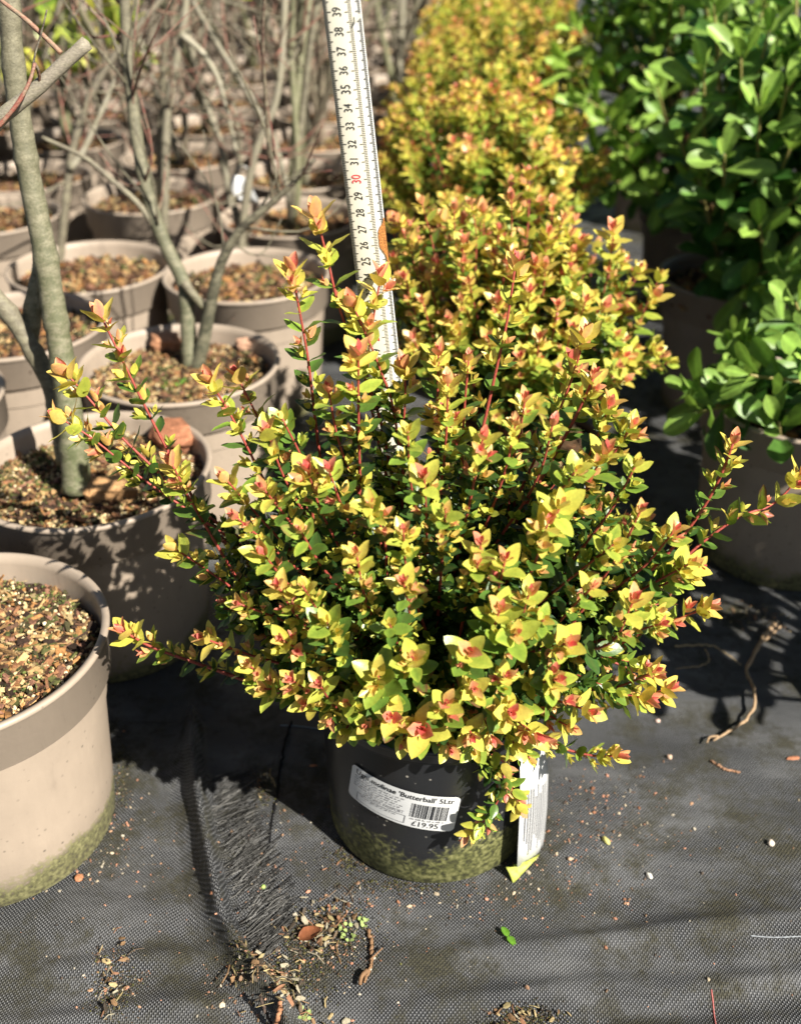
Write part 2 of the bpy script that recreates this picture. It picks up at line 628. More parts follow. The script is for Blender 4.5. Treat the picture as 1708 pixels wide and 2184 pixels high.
# ------------------------------------------------------------------ leaves
def leaf_template(rows, us, kind):
    v = np.asarray(rows)
    if kind == 'ovate':
        wv = 1.5 * v ** 0.62 * (1 - v) ** 0.70 * (1.12 - 0.45 * v)
        wv = wv / wv.max()
        wv = np.maximum(wv, 0.035)
        wv[-1] = 0.012
    else:
        wv = v ** 0.85 * (1 - v ** 3.2) ** 0.62
        wv = wv / wv.max()
        wv = np.maximum(wv, 0.05)
        wv[-1] = 0.06
    us = np.asarray(us)
    Vv = np.repeat(v, len(us))
    Ww = np.repeat(wv, len(us))
    Uu = np.tile(us, len(v))
    nu = len(us)
    i = np.arange(len(v) - 1)[:, None] * nu
    j = np.arange(nu - 1)[None, :]
    Fq = np.stack([i + j, i + j + 1, i + nu + j + 1, i + nu + j], axis=-1).reshape(-1, 4)
    return Vv, Ww, Uu, Fq


T_FINE = leaf_template([0, 0.07, 0.22, 0.42, 0.62, 0.79, 0.91, 1.0], [-1, -0.72, 0, 0.72, 1], 'ovate')
T_MID = leaf_template([0, 0.15, 0.42, 0.72, 0.9, 1.0], [-1, 0, 1], 'ovate')
T_LOW = leaf_template([0, 0.4, 0.78, 1.0], [-1, 0, 1], 'ovate')
T_BIGL = leaf_template([0, 0.08, 0.2, 0.34, 0.48, 0.62, 0.75, 0.87, 0.95, 1.0], [-1, -0.9, -0.45, 0, 0.45, 0.9, 1], 'obovate')

AGE_X = np.array([0, 0.7, 1.4, 2.2, 3.2, 4.8, 6.5, 8.5, 11, 15])
AGE_C = np.array([(0.60, 0.095, 0.095), (0.68, 0.20, 0.150), (0.73, 0.39, 0.165), (0.69, 0.53, 0.115), (0.63, 0.575, 0.095),
                  (0.45, 0.50, 0.075), (0.23, 0.345, 0.045), (0.095, 0.185, 0.028), (0.038, 0.095, 0.018), (0.020, 0.060, 0.014)])


def age_col(a):
    return np.stack([np.interp(a, AGE_X, AGE_C[:, k]) for k in range(3)], axis=-1)


class Leaves:
    def __init__(self):
        self.r = []

    def add(self, o, d, n, L, W, fold, bend, age):
        self.r.append(np.concatenate([o, d, n, [L, W, fold, bend, age, random.random()]]))

    def arr(self):
        return np.array(self.r)


def leaf_geo(A, tpl, colour='age'):
    Vv, Ww, Uu, Fq = tpl
    K = len(Vv)
    o, d, n = A[:, 0:3], unit(A[:, 3:6]), A[:, 6:9]
    n = unit(n - d * np.sum(n * d, axis=1, keepdims=True))
    s = np.cross(d, n)
    L, W, fold, bend, age, rnd = [A[:, 9 + k][:, None] for k in range(6)]
    # tips are drawn up a little and the margins roll
    along = L * (Vv[None] - 0.10 * np.abs(bend) * Vv[None] ** 3)
    side = W * 0.5 * (Uu * Ww)[None]
    side = side * (1 - 0.18 * np.abs(fold) * np.abs(Uu)[None])
    rip = 0.03 * L * np.sin(Vv[None] * 9 + rnd * 20) * np.abs(Uu)[None] ** 2 * Ww[None]
    up = fold * W * 0.5 * (np.abs(Uu) ** 1.3 * Ww)[None] + bend * L * (Vv[None] ** 2) * 0.5 + rip
    V = o[:, None] + along[..., None] * d[:, None] + side[..., None] * s[:, None] + up[..., None] * n[:, None]
    if colour == 'age':
        g = ((rnd * 7.31) % 1.0)
        var = np.clip((age - 3.0) / 2.0, 0, 1) * np.clip((11 - age) / 3, 0, 1)
        edge = np.abs(Uu)[None] ** 1.5
        inner = (1 - edge) * (0.3 + 2.6 * g) * var * np.clip(1.25 - np.abs(Vv[None] - 0.45) * 1.4, 0, 1)
        young = np.clip((3.0 - age) / 2.5, 0, 1)
        a = age + inner + young * (edge * 0.8 + 0.5 * Vv[None] - 0.5) + np.clip(age - 8, 0, 2) * (0.0 - 0.9 * edge)
        C = age_col(np.clip(a, 0, 16))
        mid = np.exp(-(Uu / 0.2) ** 2)[None, :, None]
        C = C * (0.84 + 0.32 * rnd[..., None])
        bad = np.clip((((rnd * 91.7) % 1.0) - 0.95) * 40, 0, 1) * np.clip((Vv[None] + 0.5 * np.abs(Uu)[None] - 0.75) * 4, 0, 1)
        C = C * (1 - bad[..., None]) + bad[..., None] * np.array([0.16, 0.075, 0.035])
        C = C * (1 - 0.10 * mid) + 0.06 * mid * np.array([0.5, 0.42, 0.1])
    else:
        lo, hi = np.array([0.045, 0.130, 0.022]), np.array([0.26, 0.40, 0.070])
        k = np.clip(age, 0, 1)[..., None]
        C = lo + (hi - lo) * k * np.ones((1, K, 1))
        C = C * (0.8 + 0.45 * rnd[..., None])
        mid = np.exp(-(Uu / 0.16) ** 2)[None, :, None]
        edge = (np.abs(Uu) > 0.95)[None, :, None]
        C = C * (1 + 0.5 * mid) + edge * np.array([0.05, 0.06, 0.01])
    F = (np.arange(len(A))[:, None, None] * K + Fq[None]).reshape(-1, 4)
    return V, F, C, K


def quad_bvh(A):
    o, d, n = A[:, 0:3], unit(A[:, 3:6]), A[:, 6:9]
    s = np.cross(d, n)
    L, W = A[:, 9:10], A[:, 10:11]
    c = np.stack([o, o + d * L * 0.5 + s * W * 0.42, o + d * L, o + d * L * 0.5 - s * W * 0.42], axis=1)
    return c


def pick_visible(A, nmax, occl=None):
    """The leaves that show largest from where the picture is taken."""
    c = quad_bvh(A)
    verts = c.reshape(-1, 3)
    polys = [tuple(range(4 * i, 4 * i + 4)) for i in range(len(A))]
    bv = BVHTree.FromPolygons([tuple(v) for v in verts], polys)
    mid = A[:, 0:3] + unit(A[:, 3:6]) * A[:, 9:10] * 0.55
    cv = Vector(CAM)
    score = np.zeros(len(A))
    Z = depth(mid)
    px = 854 + F * mid[:, 0] / Z
    q = mid - CAM
    py = 1092 + F * (-(q[:, 2] * CP + q[:, 1] * SP)) / Z
    for i in range(len(A)):
        if not (-10 < px[i] < 1718 and -10 < py[i] < 2194):
            continue
        m = Vector(mid[i])
        dr = (m - cv)
        dist = dr.length
        dr.normalize()
        hit = bv.ray_cast(cv, dr, dist - 0.0005)
        vis = 1.0 if (hit[0] is None or hit[2] == i) else 0.0
        if occl is not None and vis:
            h2 = occl.ray_cast(cv, dr, dist - 0.002)
            if h2[0] is not None:
                vis = 0.0
        fa = abs(float(np.dot(A[i, 6:9], np.array(dr))))
        score[i] = vis * (0.25 + fa) * A[i, 9] * A[i, 10] / Z[i] ** 2
    order = np.argsort(-score)[:nmax]
    sel = np.zeros(len(A), bool)
    sel[order[score[order] > 0]] = True
    return sel, bv


def emit_leaves(root, A, tpl, mat, nmax, colour='age', occl=None, single='leaf', rest='leaves'):
    if nmax:
        sel, bv = pick_visible(A, nmax, occl)
    else:
        sel, bv = np.zeros(len(A), bool), None
    V, F, C, K = leaf_geo(A, tpl, colour)
    Fq = tpl[3]
    for i in np.nonzero(sel)[0]:
        mobj(single, V[i], Fq, mat, root, C[i], origin=A[i, 0:3])
    r = ~sel
    if r.any():
        VV, CC = V[r].reshape(-1, 3), np.broadcast_to(C, V.shape)[r].reshape(-1, 3)
        n = int(r.sum())
        FF = (np.arange(n)[:, None, None] * K + Fq[None]).reshape(-1, 4)
        mobj(rest, VV, FF, mat, root, CC, kind='stuff')
    return bv


# ------------------------------------------------------------------ the golden shrubs: shoots with paired leaves
def perp(t, ang):
    t = np.asarray(t)
    a = np.cross(t, [0, 0, 1.0])
    if np.linalg.norm(a) < 0.1:
        a = np.cross(t, [1.0, 0, 0])
    a = a / np.linalg.norm(a)
    b = np.cross(t, a)
    return math.cos(ang) * a + math.sin(ang) * b


def leaf_at(lv, p, t, ph, ang, L, wr, age, r0=0.0):
    r = perp(t, ph)
    d = math.cos(ang) * t + math.sin(ang) * r
    n = t * math.sin(ang) - r * math.cos(ang)
    lv.add(p + r * r0, d, n, L, L * wr, random.uniform(0.04, 0.30) + max(0, 0.28 - 0.09 * age), random.uniform(-0.35, 0.25), age)


def grow_shoot(lv, path, r0, leafL, spacing, bare, ageing, axil, start=0.0):
    """Leaves in crossed pairs along one shoot; returns the stem's points, radii and colours."""
    P, L = smooth_path(path, max(6, int(np.linalg.norm(np.asarray(path[-1]) - path[0]) / 0.012) + 4))
    n = len(P)
    s = np.linspace(0, 1, n)
    rad = r0 * (1 - 0.62 * s)
    old, young = np.array([0.16, 0.085, 0.045]), np.array([0.30, 0.055, 0.040])
    k = np.clip((s - 0.15) / 0.4, 0, 1)[:, None]
    cols = old * (1 - k) + young * k
    T = unit(np.gradient(P, axis=0))

    def at(dist):                       # distance back from the tip
        x = max(0.0, 1 - dist / L) * (n - 1)
        i = min(int(x), n - 2)
        f = x - i
        return P[i] * (1 - f) + P[i + 1] * f, unit(T[i] * (1 - f) + T[i + 1] * f)
    ph = random.uniform(0, PI)
    dist, node = -0.001, 0
    big = random.uniform(0.9, 1.12)
    while dist < L * (1 - bare):
        p, t = at(max(dist, 0))
        if node == 0:
            ang, ll, age = 0.20, 0.42, 0.1
        elif node == 1:
            ang, ll, age = 0.46, 0.72, 1.0
        elif node == 2:
            ang, ll, age = 0.78, 0.98, 2.3
        else:
            ang, ll = random.uniform(0.85, 1.25), random.uniform(0.86, 1.08)
            age = 2.9 + (node - 3) * 1.15 * ageing
        age = age * (ageing if node >= 2 else 1.0) + start
        if node > 6:
            ll *= max(0.72, 1 - 0.03 * (node - 6))
        ph += PI / 2 + random.uniform(-0.25, 0.25)
        for sgn in (0, PI):
            if node > 5 and random.random() < 0.06:
                continue
            leaf_at(lv, p, t, ph + sgn + random.uniform(-0.15, 0.15), ang + random.uniform(-0.12, 0.12), leafL * ll * big * random.uniform(0.92, 1.08), random.uniform(0.56, 0.70), max(0, age + random.uniform(-0.5, 0.6)), 0.0008)
            if node >= 3 and random.random() < axil:
                # young side shoot in the leaf's axil
                r = perp(t, ph + sgn)
                q = p + r * 0.003 + t * 0.002
                td = unit(t * 0.8 + r * 0.6)
                a0 = random.uniform(0, PI)
                sc = random.uniform(0.36, 0.72)
                ya = random.uniform(0.2, 2.6) + start * 0.7 + 0.25 * max(0, node - 5) * ageing
                for e, (aa, kk, da) in enumerate(((0.35, 0.85, 0), (0.7, 1.0, 0.9))):
                    for sg in (0, PI):
                        leaf_at(lv, q + td * (0.004 - 0.003 * e), td, a0 + e * PI / 2 + sg, aa + random.uniform(-0.1, 0.1), leafL * sc * kk, random.uniform(0.48, 0.58), ya + da)
        if node < 2:
            dist += 0.0045
        elif node < 3:
            dist += spacing * 0.55
        else:
            dist += spacing * random.uniform(0.75, 1.2)
        node += 1
    return P, rad, cols


def shrub(x, y, zsoil, ell_c, ell_r, tips, nfill, label, leafL, tpl, nsingle, stems_single, axil=0.55, occl=None, fill_age=1.15, low=-0.15, spacing=0.0135, fill=None, starts=(0, 0, 0.6, 2.0, 3.5)):
    root = empty('golden_leaf_shrub', (x, y, zsoil), label, 'shrub', 'golden leaved shrubs in a row')
    lv = Leaves()
    stems = []
    B0 = np.array([x, y, zsoil])
    ell_c, ell_r = np.asarray(ell_c, float), np.asarray(ell_r, float)
    for tp in tips:
        way, wy = tp.get('w'), tp.get('y')
        if way:
            nway = len(way)
            pts = []
            for i, (px_, py_) in enumerate(way):
                f = i / max(1, nway - 1)
                pts.append(at_y(px_, py_, wy[0] * (1 - f) + wy[1] * f))
            pts = pts[::-1]
            inner = pts[0]
            b = B0 + np.array([(inner[0] - x) * 0.12, (inner[1] - y) * 0.12, -0.005])
            mid = (b + inner) / 2 + np.array([0, 0, 0.012])
            path = [b, mid] + pts
            bare = 0.10
        else:
            tip = at_ell(tp['t'][0], tp['t'][1], ell_c, ell_r)
            h = tip - B0
            b = B0 + np.array([h[0] * 0.15, h[1] * 0.15, -0.005])
            if h[2] < 0.10:
                mid = b + (tip - b) * 0.5 + np.array([0, 0, 0.03]) + rng.normal(0, 0.010, 3)
                path = [b, mid, tip + np.array([0, 0, 0.004])]
            else:
                up_ = random.uniform(0.0, 0.8) * min(1.0, max(0.0, h[2] - 0.03) / 0.16)
                q2 = tip - np.array([h[0] * 0.07, h[1] * 0.07, 0.060]) * up_ - unit(h) * 0.06 * (1 - up_)
                mid = b + (q2 - b) * 0.52 + np.array([0, 0, 0.0]) + rng.normal(0, 0.010, 3)
                path = [b, mid, q2, tip]
            bare = 0.30
        st = grow_shoot(lv, path, tp.get('r', 0.0021), leafL * tp.get('L', 1.0), tp.get('sp', spacing), bare, tp.get('age', 1.0), axil, tp.get('st', 0.0))
        stems.append(st)
    for i in range(nfill):
        cz = random.uniform(low, 1.0)
        az = random.uniform(0, 2 * PI)
        k = math.sqrt(max(0, 1 - cz * cz))
        f = random.uniform(0.62, 1.0) ** 0.8
        fc, fr_ = (ell_c, ell_r) if fill is None else fill
        tip = fc + fr_ * np.array([k * math.cos(az), k * math.sin(az), cz]) * f
        h = tip - B0
        b = B0 + np.array([h[0] * 0.12 + random.uniform(-.02, .02), h[1] * 0.12 + random.uniform(-.02, .02), -0.005])
        mid = b + (tip - b) * 0.5 + np.array([0, 0, 0.02]) + rng.normal(0, 0.012, 3)
        st = grow_shoot(lv, [b, mid, tip], random.uniform(0.0013, 0.0019), leafL * random.uniform(0.78, 0.98), spacing * random.uniform(0.8, 1.0), 0.38, fill_age * random.uniform(0.95, 1.7 if f < 0.85 else 1.35), axil * 0.6, random.choice(starts))
        stems.append(st)
    A = lv.arr()
    bv = emit_leaves(root, A, tpl, M_LEAF, nsingle, 'age', occl)
    if stems_single:
        for (P, rad, cols) in stems[:300]:
            V, Q, T, C = tube(P, rad, 6, cols)
            mobj('stem', V, [Q, T], M_STEM, root, C, origin=P[0])
    else:
        ac = Acc()
        for (P, rad, cols) in stems:
            ac.tube(P[::2] if len(P) > 8 else P, rad[::2] if len(P) > 8 else rad, 4, cols[::2] if len(P) > 8 else cols)
        ac.obj('stems', M_STEM, root, kind='stuff')
    return root, bv, len(A)


# ------------------------------------------------------------------ pots
CHIP_PAL = np.array([(0.30, 0.18, 0.08), (0.38, 0.25, 0.11), (0.22, 0.105, 0.05), (0.12, 0.062, 0.034), (0.07, 0.038, 0.022), (0.035, 0.022, 0.015), (0.05, 0.03, 0.02), (0.40, 0.30, 0.15), (0.09, 0.095, 0.03), (0.05, 0.045, 0.02), (0.30, 0.15, 0.055), (0.19, 0.095, 0.06)])
BOX_V = np.array([(-1, -1, -1), (1, -1, -1), (1, 1, -1), (-1, 1, -1), (-1, -1, 1), (1, -1, 1), (1, 1, 1), (-1, 1, 1)], float) * 0.5
BOX_F = np.array([(0, 3, 2, 1), (4, 5, 6, 7), (0, 1, 5, 4), (1, 2, 6, 5), (2, 3, 7, 6), (3, 0, 4, 7)])
ICO_T = (1 + 5 ** .5) / 2
ICO_V = unit(np.array([(-1, ICO_T, 0), (1, ICO_T, 0), (-1, -ICO_T, 0), (1, -ICO_T, 0), (0, -1, ICO_T), (0, 1, ICO_T), (0, -1, -ICO_T), (0, 1, -ICO_T), (ICO_T, 0, -1), (ICO_T, 0, 1), (-ICO_T, 0, -1), (-ICO_T, 0, 1)], float)) * 0.5
ICO_F = np.array([(0, 11, 5), (0, 5, 1), (0, 1, 7), (0, 7, 10), (0, 10, 11), (1, 5, 9), (5, 11, 4), (11, 10, 2), (10, 7, 6), (7, 1, 8), (3, 9, 4), (3, 4, 2), (3, 2, 6), (3, 6, 8), (3, 8, 9), (4, 9, 5), (2, 4, 11), (6, 2, 10), (8, 6, 7), (9, 8, 1)])


def rand_rot(n, tilt=0.5):
    a = rng.uniform(0, 2 * PI, n)
    b = rng.normal(0, tilt, n)
    c = rng.normal(0, tilt, n)
    ca, sa, cb, sb, cc, sc = np.cos(a), np.sin(a), np.cos(b), np.sin(b), np.cos(c), np.sin(c)
    Z = np.zeros(n)
    O = np.ones(n)
    Rz = np.stack([np.stack([ca, -sa, Z], -1), np.stack([sa, ca, Z], -1), np.stack([Z, Z, O], -1)], 1)
    Rx = np.stack([np.stack([O, Z, Z], -1), np.stack([Z, cb, -sb], -1), np.stack([Z, sb, cb], -1)], 1)
    Ry = np.stack([np.stack([cc, Z, sc], -1), np.stack([Z, O, Z], -1), np.stack([-sc, Z, cc], -1)], 1)
    return Rz @ Rx @ Ry


def scatter(acc, pos, size, pal, base='box', tilt=0.5, jit=0.25):
    """Small individual lumps, each its own shape."""
    n = len(pos)
    bv, bf = (BOX_V, BOX_F) if base == 'box' else (ICO_V, ICO_F)
    M = rand_rot(n, tilt)
    V = bv[None] * size[:, None, :] * (1 + rng.uniform(-jit, jit, (n, len(bv), 3)))
    V = np.einsum('nij,nkj->nki', M, V) + pos[:, None, :]
    c = pal[rng.integers(0, len(pal), n)] * rng.uniform(0.7, 1.25, (n, 1))
    C = np.repeat(c, len(bv), axis=0)
    F = (np.arange(n)[:, None, None] * len(bv) + bf[None]).reshape(-1, bf.shape[1])
    acc.add(V.reshape(-1, 3), F if base == 'box' else None, F if base != 'box' else None, C)


def pot_profile(Rt, Rb, h, band, lip=0.004, step=0.006):
    zb = h - band
    rs = lambda z: Rb + (Rt - step - Rb) * z / h
    return [(0.001, 0.004), (Rb * 0.8, 0.004), (Rb * 0.97, 0.0), (Rb, 0.004), (rs(h * 0.3), h * 0.3), (rs(h * 0.6), h * 0.6), (rs(zb), zb),
            ], [(rs(zb) + 0.0006, zb + 0.0005), (Rt - 0.0035, zb + 0.0005), (Rt - 0.0015, zb + 0.002), (Rt, h - 0.008), (Rt + lip * 0.7, h - 0.006), (Rt + lip, h - 0.003), (Rt + lip * 0.8, h - 0.0005), (Rt + lip * 0.2, h), (Rt - 0.003, h - 0.001),
                (Rt - 0.0045, h - 0.01), (Rt - 0.010, zb - 0.03)]


def soil_mesh(r, z, amp, seed, rings=14, seg=40):
    rs = np.random.default_rng(seed)
    V = [(0, 0, z)]
    for i in range(1, rings + 1):
        for j in range(seg):
            a = 2 * PI * j / seg
            V.append((r * i / rings * math.cos(a), r * i / rings * math.sin(a), z + (rs.normal(0, amp) if i < rings else -0.002)))
    T = [(0, 1 + j, 1 + (j + 1) % seg) for j in range(seg)]
    Q = []
    for i in range(rings - 1):
        b, c = 1 + i * seg, 1 + (i + 1) * seg
        for j in range(seg):
            Q.append((b + j, c + j, c + (j + 1) % seg, b + (j + 1) % seg))
    return np.array(V), [np.array(T), np.array(Q)]


def chips_mesh(r, z, n, smin, smax, seed, dome=0.004, beads=0.35):
    global rng
    keep = rng
    rng = np.random.default_rng(seed)
    ac = Acc()
    rr = r * np.sqrt(rng.uniform(0, 1, n)) * 0.985
    a = rng.uniform(0, 2 * PI, n)
    hgt = rng.uniform(-0.002, 0.007, n) + dome * np.cos(rr / r * 1.5)
    pos = np.stack([rr * np.cos(a), rr * np.sin(a), z + hgt], 1)
    L = rng.uniform(smin, smax, n)
    size = np.stack([L, L * rng.uniform(0.14, 0.6, n), L * rng.uniform(0.08, 0.3, n)], 1)
    long_ = rng.random(n) < 0.12
    size[long_] *= np.array([1.9, 0.7, 0.8])
    # colour drifts in patches: mossy, tan, dark
    scatter(ac, pos, size, CHIP_PAL, 'box', 0.45)
    nb = int(n * beads)
    rr = r * np.sqrt(rng.uniform(0, 1, nb)) * 0.97
    a = rng.uniform(0, 2 * PI, nb)
    pos = np.stack([rr * np.cos(a), rr * np.sin(a), z + rng.uniform(0.002, 0.009, nb)], 1)
    L = rng.uniform(0.0022, 0.0048, nb)
    scatter(ac, pos, np.stack([L, L, L * 0.8], 1), np.array([(0.60, 0.48, 0.26), (0.52, 0.40, 0.20), (0.66, 0.56, 0.36)]), 'ico', 0.5, 0.12)
    me = ac.mesh('potting_mix', M_CHIP, smooth=False)
    rng = keep
    return me


_potcache = {}


def pot(kind, x, y, label, group, seg=72, Rt=0.135, Rb=0.112, h=0.235, band=0.052, soil=0.032, mat=None, chips=None, seed=1, name='plant_pot', rz=0.0, tint_soil=None):
    root = empty(name, (x, y, 0), label, 'plant pot', group)
    root.rotation_euler.z = 0
    key = (kind, seg)
    if key not in _potcache:
        lo, hi = pot_profile(Rt, Rb, h, band)
        V, Q = lathe(lo, seg, 0.004, seed)
        m1 = mesh_np('wall', V, Q)
        m1.materials.append(mat)
        V, Q = lathe(hi, seg, 0.004, seed)
        m2 = mesh_np('rim', V, Q)
        m2.materials.append(mat)
        V, Fs = soil_mesh(Rt - 0.0075, h - soil, 0.0022, seed)
        m3 = mesh_np('compost', V, Fs)
        m3.materials.append(M_SOIL)
        _potcache[key] = (m1, m2, m3)
    m1, m2, m3 = _potcache[key]
    inst('wall', m1, root, rot=(0, 0, rz))
    inst('rim', m2, root, rot=(0, 0, rz))
    inst('compost', m3, root, rot=(0, 0, rz))
    if chips is not None:
        inst('potting_mix', chips, root, rot=(0, 0, rz), kind='stuff')
    return root


# ------------------------------------------------------------------ trees in pots
BK_GREEN, BK_GREY, BK_BROWN, BK_RED = np.array([0.115, 0.108, 0.060]), np.array([0.145, 0.125, 0.090]), np.array([0.10, 0.07, 0.045]), np.array([0.17, 0.065, 0.05])


def stem_geo(pts, r0, r1, c0, c1, n=None, sides=9, flare=0.0, wob=0.0):
    P, L = smooth_path(pts, n or max(8, int(np.linalg.norm(np.asarray(pts[-1]) - pts[0]) / 0.008) + 6))
    if wob:
        P[1:-1] += rng.normal(0, wob, P[1:-1].shape)
    s = np.linspace(0, 1, len(P))
    rad = r0 + (r1 - r0) * s
    if flare:
        rad = rad + flare * np.exp(-s * L / 0.035)
    d_ = s * L
    for nd_ in np.arange(0.05, L, 0.075):
        q0 = nd_ + 0.02 * math.sin(nd_ * 900 + r0 * 5000)
        rad = rad * (1 + 0.13 * np.exp(-((d_ - q0) / 0.006) ** 2))
    rad = rad * (1 + 0.035 * np.sin(d_ * 190 + r0 * 999) * np.sin(d_ * 77))
    c = np.asarray(c0) * (1 - s[:, None]) + np.asarray(c1) * s[:, None]
    return tube(P, rad, sides, c)


def add_stem(root, name, pts, r0, r1, c0=BK_GREEN, c1=BK_GREY, **kw):
    V, Q, T, C = stem_geo(pts, r0, r1, c0, c1, **kw)
    return mobj(name, V, [Q, T], M_BARK, root, C)


# ================================================================== GROUND
FOLD = np.array([at_z(px_, py_, 0.012)[:2] for px_, py_ in ((408, 1380), (412, 1500), (414, 1600), (424, 1700), (446, 1820), (472, 1950), (512, 2040), (556, 2096), (606, 2160), (622, 2230))])
SEAM_Y = 0.0


def ground_height(X, Y):
    H = np.zeros_like(X)
    # broad sag and wrinkles of the sheet (kept small)
    H += 0.0028 * np.sin(X * 21 + 1.3) * np.sin(Y * 34 + 0.4) + 0.0016 * np.sin(X * 9 - Y * 61 + 2.0) + 0.0010 * np.sin(X * 47 + Y * 29)
    near = np.exp(-(np.maximum(0, -Y - 0.17) / 0.2) ** 2)
    # wrinkles running across in front of the black pot, at the right
    for (cx, cy, dx, wd, am) in ((0.22, -0.155, 0.16, 0.010, 0.0045), (0.30, -0.205, 0.14, 0.012, 0.0048), (0.10, -0.215, 0.12, 0.010, 0.0035), (0.20, -0.255, 0.20, 0.011, 0.0035), (-0.24, -0.185, 0.10, 0.012, 0.004), (-0.25, -0.235, 0.11, 0.011, 0.0032)):
        H += 1.7 * am * np.exp(-((X - cx) / dx) ** 2) * np.exp(-((Y - cy - 0.12 * (X - cx)) / wd) ** 2)
    # pleat of the overlapping sheet
    A, B = FOLD[:-1], FOLD[1:]
    best = np.full(X.shape, 9.0)
    sg = np.zeros(X.shape)
    tt = np.zeros(X.shape)
    for i in range(len(A)):
        d = B[i] - A[i]
        L2 = d @ d
        t = np.clip(((X - A[i][0]) * d[0] + (Y - A[i][1]) * d[1]) / L2, 0, 1)
        qx, qy = A[i][0] + t * d[0], A[i][1] + t * d[1]
        dd = np.hypot(X - qx, Y - qy)
        side = (X - qx) * (-d[1]) + (Y - qy) * d[0]
        m = dd < best
        best = np.where(m, dd, best)
        sg = np.where(m, np.sign(side), sg)
        tt = np.where(m, (i + t) / len(A), tt)
    s = best * np.where(sg == 0, 1, sg)          # + is on the right of the pleat
    amp = 0.025 * np.clip(tt * 8 + 0.35, 0, 1)
    ridge = np.where(s > 0, np.exp(-(s / 0.0075) ** 2), np.exp(-(s / 0.0095) ** 2))
    shelf = np.where(s <= 0, 0.007 * np.exp(-(s / 0.07) ** 2), 0.007 * np.exp(-(s / 0.006) ** 2))
    hollow = np.where(s <= 0, -0.006 * np.exp(-((s + 0.032) / 0.012) ** 2), 0)
    inside = (Y < 0.12)
    H = H + np.where(inside, amp * ridge + shelf + hollow * np.clip(tt * 3, 0, 1), 0)
    return H


def axis(lo, hi, step, far_lo, far_hi, nfar=16):
    a = np.arange(lo, hi, step)
    l = lo - np.geomspace(step * 2, lo - far_lo, nfar)[::-1]
    r = hi + np.geomspace(step * 2, far_hi - hi, nfar)
    return np.concatenate([l, a, r])


gx = axis(-0.40, 0.42, 0.0032, -60, 60)
gy = axis(-0.36, 0.16, 0.0042, -60, 60)
GX, GY = np.meshgrid(gx, gy)
GZ = ground_height(GX, GY)
far = np.clip((np.hypot(GX, GY) - 0.5) / 0.4, 0, 1)
GZ = GZ * (1 - far)
nx, ny = len(gx), len(gy)
i = np.arange(ny - 1)[:, None] * nx
j = np.arange(nx - 1)[None, :]
GF = np.stack([i + j, i + j + 1, i + nx + j + 1, i + nx + j], -1).reshape(-1, 4)
ground = mobj('ground', np.stack([GX, GY, GZ], -1).reshape(-1, 3), GF, M_GROUND, kind='structure', label='black woven ground cover fabric with dirt, moss and a raised pleat')


def gz(x, y):
    return float(ground_height(np.array([float(x)]), np.array([float(y)]))[0])


def on_ground(px_, py_, dz=0.0):
    p = at_z(px_, py_, 0.0)
    p[2] = gz(p[0], p[1])
    p = at_z(px_, py_, p[2])
    p[2] += dz
    return p


# ================================================================== BLACK POT WITH STICKER
PX, PY = 0.031, 0.0
P_RT, P_RB, P_H = 0.1135, 0.1025, 0.188
chips_dark = chips_mesh(0.1, P_H - 0.018, 700, 0.004, 0.012, 5, beads=0.05)
bp = pot('main', PX, PY, 'black plastic pot with white price sticker and green algae round its foot', 'black pots under the golden shrubs', 96, P_RT, P_RB, P_H, 0.020, 0.016, M_BLACK, chips_dark, 3)


def pot_r(z, off=0.0):
    return P_RB + (P_RT - 0.006 - P_RB) * z / P_H + off


def ray_pot(px_, py_):
    """(angle, z) where a line of sight meets the black pot's wall."""
    d = ray(px_, py_)
    ts = np.linspace(0.6, 1.3, 2800)
    Pp = CAM[None] + ts[:, None] * d[None]
    rr = np.hypot(Pp[:, 0] - PX, Pp[:, 1] - PY)
    k = np.nonzero(rr < pot_r(Pp[:, 2]))[0]
    p = Pp[k[0]] if len(k) else Pp[np.argmin(rr - pot_r(Pp[:, 2]))]
    return np.array([math.atan2(p[1] - PY, p[0] - PX), p[2]])


def pot_pt(az, off):
    az = np.asarray(az)
    r = pot_r(az[..., 1]) + off
    return np.stack([PX + r * np.cos(az[..., 0]), PY + r * np.sin(az[..., 0]), az[..., 1]], -1)


_tl, _tr, _bl, _br = [ray_pot(*c) for c in ((755, 1626), (983, 1698), (745, 1690), (966, 1771))]


def lab(u, v):
    """Sticker coordinates (0..1, 0..1 from the top left) to the pot's wall."""
    u, v = np.asarray(u)[..., None], np.asarray(v)[..., None]
    return (1 - v) * ((1 - u) * _tl + u * _tr) + v * ((1 - u) * _bl + u * _br)


_w = np.linalg.norm(pot_pt(_tr, 0) - pot_pt(_tl, 0))
_hh = np.linalg.norm(pot_pt(_bl, 0) - pot_pt(_tl, 0))
ASP = _w / _hh
nu, nv = 40, 24
vv = np.linspace(0, 1, nv)
vv = 0.5 - 0.5 * np.cos(vv * PI)
U = np.zeros((nv, nu))
for a_, v_ in enumerate(vv):
    rc = 0.10
    dd = min(v_, 1 - v_)
    ins = (rc - math.sqrt(max(0, rc * rc - (rc - dd) ** 2))) / ASP if dd < rc else 0
    U[a_] = np.linspace(ins, 1 - ins, nu)
VV_ = np.repeat(vv[:, None], nu, 1)
top = pot_pt(lab(U, VV_), 0.0012).reshape(-1, 3)
i = np.arange(nv - 1)[:, None] * nu
j = np.arange(nu - 1)[None, :]
LF = np.stack([i + j, i + nu + j, i + nu + j + 1, i + j + 1], -1).reshape(-1, 4)
sticker = mobj('sticker', top, LF, M_PAPER, bp, label='white printed price sticker, slightly askew')

_dg = None
_textcache = {}


